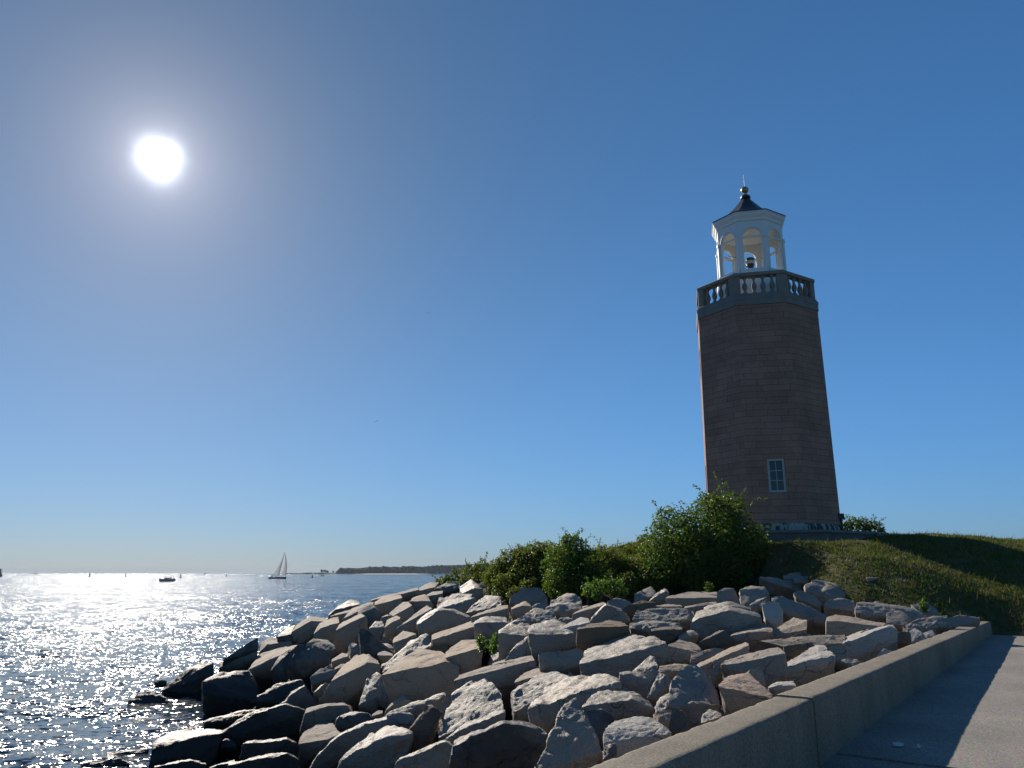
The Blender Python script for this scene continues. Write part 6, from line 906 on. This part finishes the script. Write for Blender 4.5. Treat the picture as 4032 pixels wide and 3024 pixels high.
def sailboat():
    p = at(598.5, 1249.3, 583); r = empty('sailboat', (p.x, p.y, 0), 'sailing yacht with two pale sails and a dark hull heeling on the sparkling water', 'sailboat')
    hull_mesh(12.2, 3.4, 1.15).build('hull', m_hull, r)
    mb = MB(); mb.rings([[(-1.5, -.9, 1.0), (-1.5, .9, 1.0), (-1.3, .75, 1.55), (-1.3, -.75, 1.55)], [(3.2, -.6, 1.1), (3.2, .6, 1.1), (2.6, .45, 1.45), (2.6, -.45, 1.45)]]); mb.build('cabin', m_hullw, r)
    top = Vector((4.6, -1.2, 19.3)); foot = Vector((1.1, 0, 1.4)); MB().tube([foot, foot.lerp(top, .5)+Vector((.05, 0, 0)), top], [.11, .09, .06], 8).build('mast', m_rope, r)
    ms = MB(); A = []   # mainsail: luff on the mast, foot along the boom, hollow leech
    for i in range(13):
        v = i/12; l = foot.lerp(top, .06+.93*v); boom_end = Vector((-3.3, .6, 2.5)); e = boom_end.lerp(top, v)+Vector((.9*math.sin(math.pi*v), .5*math.sin(math.pi*v), 0)); A.append([l.lerp(e, k/6)+Vector((0, .45*math.sin(math.pi*k/6)*(1-v*.6), 0)) for k in range(7)])
    for a, b_ in zip(A, A[1:]):
        for k in range(6): ms.quad([a[k], a[k+1], b_[k+1], b_[k]])
    ms.build('mainsail', m_sail, r)
    js = MB(); A = []; tack = Vector((6.3, 0, 1.9)); clew = Vector((2.2, .9, 2.9))
    for i in range(13):
        v = i/12; l = tack.lerp(top, v*.95)+Vector((1.15*math.sin(math.pi*v), 0, 0)); e = clew.lerp(top, v*.95)+Vector((1.3*math.sin(math.pi*v**.8), .5*math.sin(math.pi*v), 0)); A.append([l.lerp(e, k/6)+Vector((0, .4*math.sin(math.pi*k/6)*(1-v*.5), 0)) for k in range(7)])
    for a, b_ in zip(A, A[1:]):
        for k in range(6): js.quad([a[k], a[k+1], b_[k+1], b_[k]])
    js.build('foresail', m_sail, r); MB().tube([A[i][0] for i in range(13)], .09, 5).build('forestay', m_rope, r)
    MB().tube([(1.1, 0, 2.2), (-3.6, .6, 2.35)], .09, 6).build('boom', m_rope, r); MB().tube([(-3.3, .6, 2.5)]+[Vector((-3.3, .6, 2.5)).lerp(top, v)+Vector((.9*math.sin(math.pi*v), .5*math.sin(math.pi*v), 0)) for v in (.2, .4, .6, .8, 1)], .06, 5).build('leech_line', m_rope, r)
    mb = MB(); mb.box((-4.6, 0, 3.1), (2.4, 2.0, .12)); [mb.tube([(x_, s*.9, 1.0), (x_, s*.9, 3.1)], .04, 5) for x_ in (-5.6, -3.6) for s in (-1, 1)]; mb.box((-3.9, 0, 1.7), (.5, 1.2, .9)); mb.build('bimini', m_rope, r)
    mb = MB(); [mb.tube([(x_, s*1.2, 1.1), (x_, s*1.2, 1.75)], .03, 4) for x_ in (-5.5, -3, 0, 3, 5) for s in (-1, 1)]; [mb.tube([(-5.5, s*1.2, 1.7), (5, s*1.0, 1.75)], .025, 4) for s in (-1, 1)]; mb.build('guard_rail', m_rope, r)
sailboat()
def motor_boat():
    p = at(361, 1255, 391); r = empty('motor_boat', (p.x, p.y, 0), 'small white motor cruiser in the blinding sun glitter, bow to the left', 'motor boat', rz=math.pi)
    hull_mesh(7.4, 2.5, 1.25).build('hull', plain('grey_white_hull', (.30, .32, .36), .4, .1, 2), r)
    MB().rings([[(-1.6, -.9, 1.1), (-1.6, .9, 1.1), (-1.6, .8, 1.8), (-1.6, -.8, 1.8)], [(1.7, -.8, 1.15), (1.7, .8, 1.15), (1.0, .65, 1.8), (1.0, -.65, 1.8)]]).build('cabin', m_cab, r)
    mb = MB(); mb.box((-.6, 0, 2.42), (3.9, 1.9, .12)); mb.build('roof', m_cab, r)
    mb = MB(); [mb.tube([(x_, s*.8, 1.2), (x_*1.05, s*.85, 2.4)], .05, 5) for x_ in (-2.4, -.8, .9) for s in (-1, 1)]; mb.build('roof_posts', m_rope, r)
    mb = MB(); [mb.tube([(3.2, s*.3, 1.2), (4.0, 0, 1.9)], .04, 5) for s in (-1, 1)]; mb.build('bow_pulpit', m_rope, r); mb = MB(); mb.tube([(-.3, 0, 2.4), (-.3, 0, 3.1)], .03, 5); mb.build('aerial', m_rope, r)
    mb = MB(); mb.box((-3.3, 0, 1.2), (.35, .4, .8)); mb.build('outboard_motor', m_rope, r, bevel=.04); return r
motor_boat()
def tiny_boat(px, py, Y, L, label, rz=0.3, group='tiny boats on the horizon'):
    p = at(px, py, Y); r = empty('distant_boat', (p.x, p.y, 0), label, 'boat', group, rz); hull_mesh(L, L*.3, L*.12).build('hull', m_hullw, r)
    mb = MB(); mb.rings([[(-.2*L, -.1*L, .1*L), (-.2*L, .1*L, .1*L), (-.17*L, .08*L, .26*L), (-.17*L, -.08*L, .26*L)], [(.12*L, -.1*L, .1*L), (.12*L, .1*L, .1*L), (.05*L, .08*L, .25*L), (.05*L, -.08*L, .25*L)]]); mb.build('cabin', m_hull, r)
tiny_boat(78, 1238.6, 2500, 16, 'tiny boat on the horizon near the left edge of the sea'); tiny_boat(443, 1238.6, 2500, 13, 'tiny boat on the horizon between the motor cruiser and the sailing yacht')
tiny_boat(695, 1241.2, 1150, 7, 'small dark speedboat trailing a white wake right of the sailing yacht', 0, None)
p0, p1 = at(692.5, 1241.6, 1150), at(676, 1241.6, 1150); m_foam = plain('foam', (.8, .82, .84), .8, .1, .5)
mb = MB(); N = 20; mb.rings([[(p0.x+(p1.x-p0.x)*i/N, p0.y-w*(.4+i/N), .02) if s == 0 else (p0.x+(p1.x-p0.x)*i/N, p0.y+w*(.4+i/N), .02+.0) if s == 1 else (p0.x+(p1.x-p0.x)*i/N, p0.y, .35*(1-i/N)+.05) for s in (0, 2, 1)] for i, w in ((i, 1.2+.5*math.sin(i*2.1)) for i in range(N+1))])
tag(mb.build('wake', m_foam), 'thin white wake behind the small dark speedboat', 'wake')
def buoy(px, Y, h, label):
    p = at(px, 1238, Y); r = empty('buoy', (p.x, p.y, 0), label, 'buoy', 'channel markers'); MB().lathe([(.9, -.3), (1.0, 0), (.9, .6), (.3, .9)], n=12).build('float', m_rope, r)
    MB().lathe([(.55, .9), (.45, h*.6), (.25, h*.8), (.12, h)], n=8).build('tower', m_rope, r)
buoy(194, 900, 5.5, 'leftmost of the thin dark channel markers on the horizon'); buoy(272, 900, 4.5, 'small dark channel marker left of the motor cruiser'); buoy(391, 700, 3.6, 'small dark channel marker just right of the motor cruiser')
buoy(490, 1000, 4.2, 'small dark channel marker on the horizon left of the sailing yacht'); buoy(675, 720, 2.4, 'dark spar marker just in front of the speedboat wake')
# ship cut by the left edge of the photograph
p = at(-3, 1240, 900); r = empty('moored_ship', (p.x, p.y, 0), 'dark vessel with a tall deckhouse and a mast at the far left edge', 'ship')
hull_mesh(9, 4, 2.2).build('hull', m_hull, r); mb = MB(); mb.rings([[(-2.6, -1.3, 2.0), (2.4, -1.3, 2.0), (2.4, 1.3, 2.0), (-2.6, 1.3, 2.0)], [(-2.0, -1, 7.6), (1.6, -1, 7.6), (1.6, 1, 7.6), (-2.0, 1, 7.6)], [(-2.2, -1.1, 8.8), (1.8, -1.1, 8.8), (1.8, 1.1, 8.8), (-2.2, 1.1, 8.8)]]); mb.build('deckhouse', m_hull, r)
MB().tube([(3.3, 0, 2), (3.2, 0, 8.6)], .12, 6).build('mast', m_rope, r)

# far shore: low land, a beach, the wood on it and a few trees one can tell apart
m_land = plain('far_land', (.06, .055, .045), .95, .3, .02); m_beach = plain('far_beach', (.55, .50, .43), .9, .1, .02); m_wood = plain('far_wood', (.045, .055, .035), .95, .55, .03)
FD = 2900.0
def fx(px): return at(px, 1238, FD).x
prof = [(618, .8), (640, 2), (655, 1.2), (668, 3.5), (685, 3.2), (700, 3.5), (735, 4), (760, 5), (830, 6), (900, 8), (1000, 10), (1100, 12), (1400, 16), (1700, 16), (1950, 8)]
mb = MB(); mb.rings([[(fx(x_), FD-60, -1), (fx(x_), FD-25, h_*.5), (fx(x_), FD, h_), (fx(x_), FD+250, h_*1.2), (fx(x_), FD+400, -1)] for x_, h_ in prof]); tag(mb.build('far_shore', m_land), kind='structure')
mb = MB(); mb.rings([[(fx(x_), FD-95, -.5), (fx(x_), FD-62, w_), (fx(x_), FD-58, -.5)] for x_, w_ in ((775, .3), (800, 2.0), (880, 2.4), (905, 2.0), (925, .3))]); tag(mb.build('beach', m_beach), kind='structure')
ico = bmesh.new(); bmesh.ops.create_icosphere(ico, subdivisions=2, radius=1); IV = np.array([v.co[:] for v in ico.verts]); IF = np.array([[v.index for v in f.verts] for f in ico.faces]); ico.free()
def crowns(pos, rad3, seed):
    Vs, Fs_ = [], []
    for i, (p_, r3) in enumerate(zip(pos, rad3)):
        k_ = 1+.45*gnoise(IV*1.6+seed+i*3.1)+.2*gnoise(IV*4+i); Vs.append(IV*k_[:, None]*np.array(r3)+np.array(p_)); Fs_.append(IF+i*len(IV))
    return np.concatenate(Vs), np.concatenate(Fs_)
rs = np.random.RandomState(8); line = [(734, 1229), (745, 1229), (755, 1228), (773, 1229), (797, 1226.5), (833, 1225), (859, 1226), (889, 1223.5), (911, 1225.2), (937, 1222.5), (990, 1221.3), (1033, 1219.5), (1100, 1219), (1200, 1217), (1500, 1215), (1900, 1216)]
pos, r3 = [], []
for _ in range(2600):
    px = 734+rs.uniform()**1.5*1150; yy = np.interp(px, [q[0] for q in line], [q[1] for q in line])+rs.normal()*.6; Y = FD+rs.uniform(-15, 240); H = at(px, yy, FD).z*(1 if rs.uniform() < .6 else rs.uniform(.45, .95)); H = max(H, 6)
    X = at(px, 1238, Y).x; rr_ = rs.uniform(5, 9.5); zc = H-rr_*1.1
    pos.append((X, Y, max(zc, 2))); r3.append((rr_, rr_, rr_*1.25))
    if zc > 9: pos.append((X+rs.normal()*4, Y-5, zc*.5)); r3.append((rr_*1.2, rr_, zc*.55))
for _ in range(130):
    px = rs.uniform(618, 740); Y = FD+rs.uniform(-30, 60); rr_ = rs.uniform(1.5, 4.5)*(.6 if px < 655 else 1); pos.append((at(px, 1238, Y).x, Y, 1.2+rr_*.3)); r3.append((rr_*1.8, rr_*1.5, rr_*.8))
V, Fc = crowns(pos, r3, 2); tag(link_mesh('wood', np_mesh('wood', V, Fc, False), m_wood), 'dark wooded shoreline on the far side of the sea', 'wood', kind='stuff')
for (px, py, w_, lab) in ((695, 1230.5, 3.4, 'leftmost flat-topped tree of the far clump on the low spit'), (700.5, 1231, 3.0, 'second tree from the left in the far clump on the spit'), (704, 1231.6, 2.8, 'third tree from the left in the far clump on the spit'), (708, 1232.2, 2.6, 'rightmost tree of the far clump on the spit'), (720, 1233, 2.2, 'lone small tree on the far spit between the clump and the wood')):
    q = at(px, py, FD); root = empty('tree', (q.x, FD, 3), lab, 'tree', 'trees on the far spit'); H = q.z-3; w = w_/1661*FD
    V, Fc = crowns([(0, 0, H-w*.42), (w*.35, 0, H-w*.9), (-w*.4, 0, H-w*.75), (0, 0, H-w*1.3)], [(w*.62, w*.6, w*.5), (w*.5, w*.4, w*.45), (w*.45, w*.4, w*.42), (w*.4, w*.4, w*.5)], px); link_mesh('crown', np_mesh('crown', V, Fc), m_wood, root); MB().tube([(0, 0, -1), (w*.05, 0, H*.6), (0, 0, H-w*.3)], [.8, .6, .3], 5).build('trunk', m_wood, root)
q = at(915, 1240, FD-120); root = empty('jetty', (q.x, FD-120, 0), 'long pale jetty along the far shore right of the beach', 'jetty'); mb = MB(); mb.box((30, 0, 2.2), (95, 4, .6)); mb.build('deck', m_hullw, root); mb = MB(); [mb.box((-14+10*i, 0, .6), (.8, 3, 2.6)) for i in range(10)]; mb.build('piles', m_rope, root)
for i, px in enumerate((938, 950, 962, 975)): tiny_boat(px, 1239.5, FD-170, 15+3*(i % 2), ['small pale boat moored at the left end of the far jetty', 'second small moored boat from the left at the far jetty', 'third small moored boat from the left at the far jetty', 'small moored boat furthest right on the far shore'][i], .2*i, 'boats moored at the far shore')

# bird and contrail
p = at(925, 677, 170); r = empty('bird', p, 'tiny dark bird high in the blue sky', 'bird'); V = [(0, -.25, 0), (0, .3, .02), (.05, 0, .06), (-.05, 0, .06), (.42, .05, .22), (.8, -.12, .1), (-.42, .05, .22), (-.8, -.12, .1), (0, 0, -.07), (.3, -.13, .16), (-.3, -.13, .16)]
me = bpy.data.meshes.new('bird'); me.from_pydata(V, [], [(0, 8, 2), (0, 3, 8), (1, 2, 8), (1, 8, 3), (0, 2, 3), (1, 3, 2), (2, 4, 9, 0), (4, 5, 9), (3, 0, 10, 6), (6, 10, 7)]); me.update(); link_mesh('body', me, m_rope, r)
p0, p1 = at(809, 911.5, 20000), at(819.5, 907.5, 20500); m_con, t, b, out = material('contrail'); b.inputs['Base Color'].default_value = (.9, .9, .9, 1); b.inputs['Roughness'].default_value = 1; trc = nd(t, 'ShaderNodeBsdfTranslucent', {'Color': (.9, .9, .9, 1)}); mx = nd(t, 'ShaderNodeMixShader', {0: .5}); t.links.new(b.outputs[0], mx.inputs[1]); t.links.new(trc.outputs[0], mx.inputs[2]); t.links.new(mx.outputs[0], out.inputs[0])
o = MB().tube([p0.lerp(p1, i/6) for i in range(7)], [4, 8, 10, 10, 8, 6, 3], 8).build('contrail', m_con); tag(o, 'short white contrail streak low in the blue sky', 'contrail')
# a pale leaf of litter and a few crumbs on the path
q = Vector((3.62, 7.35, 0)); m_pap = plain('pale_litter', (.55, .53, .5), .8, .1, 30)
def scrap(x_, y_, s, lab, seed):
    rs = np.random.RandomState(seed); tt_, _ = wall_ts(x_, y_); z_ = float(pave_z(tt_))+.02; mb = MB(); pts = [(x_+s*math.cos(a_)*rs.uniform(.6, 1), y_+s*.7*math.sin(a_)*rs.uniform(.6, 1)) for a_ in np.linspace(0, 2*math.pi, 8)[:-1]]
    mb.rings([[(a_, b_, z_) for a_, b_ in pts], [(a_+.005, b_, z_+.012+.02*rs.uniform()) for a_, b_ in pts]]); tag(mb.build('litter', m_pap), lab, 'litter')
pq = at(1940, 1620, 7.6); scrap(pq.x, pq.y, .07, 'pale flat scrap of litter on the shaded part of the path', 1); pq = at(1985, 1623, 7.5); scrap(pq.x, pq.y, .022, 'tiny pale crumb on the path beside the scrap of litter', 2)

# ---------------------------------------------------------------- the air over the water
hb = MB(); hb.box((0, 0, 28), (24400, 24400, 62)); hz = bpy.data.materials.new('sea_air'); hz.use_nodes = True; t = hz.node_tree; t.nodes.clear()
o_ = t.nodes.new('ShaderNodeOutputMaterial'); pv = t.nodes.new('ShaderNodeVolumePrincipled'); pv.inputs['Color'].default_value = (.72, .84, 1, 1); pv.inputs['Density'].default_value = HAZE; pv.inputs['Anisotropy'].default_value = 0.0
t.links.new(pv.outputs[0], o_.inputs['Volume']); tag(hb.build('haze', hz), 'thin pale haze over the sea', 'haze', kind='stuff')
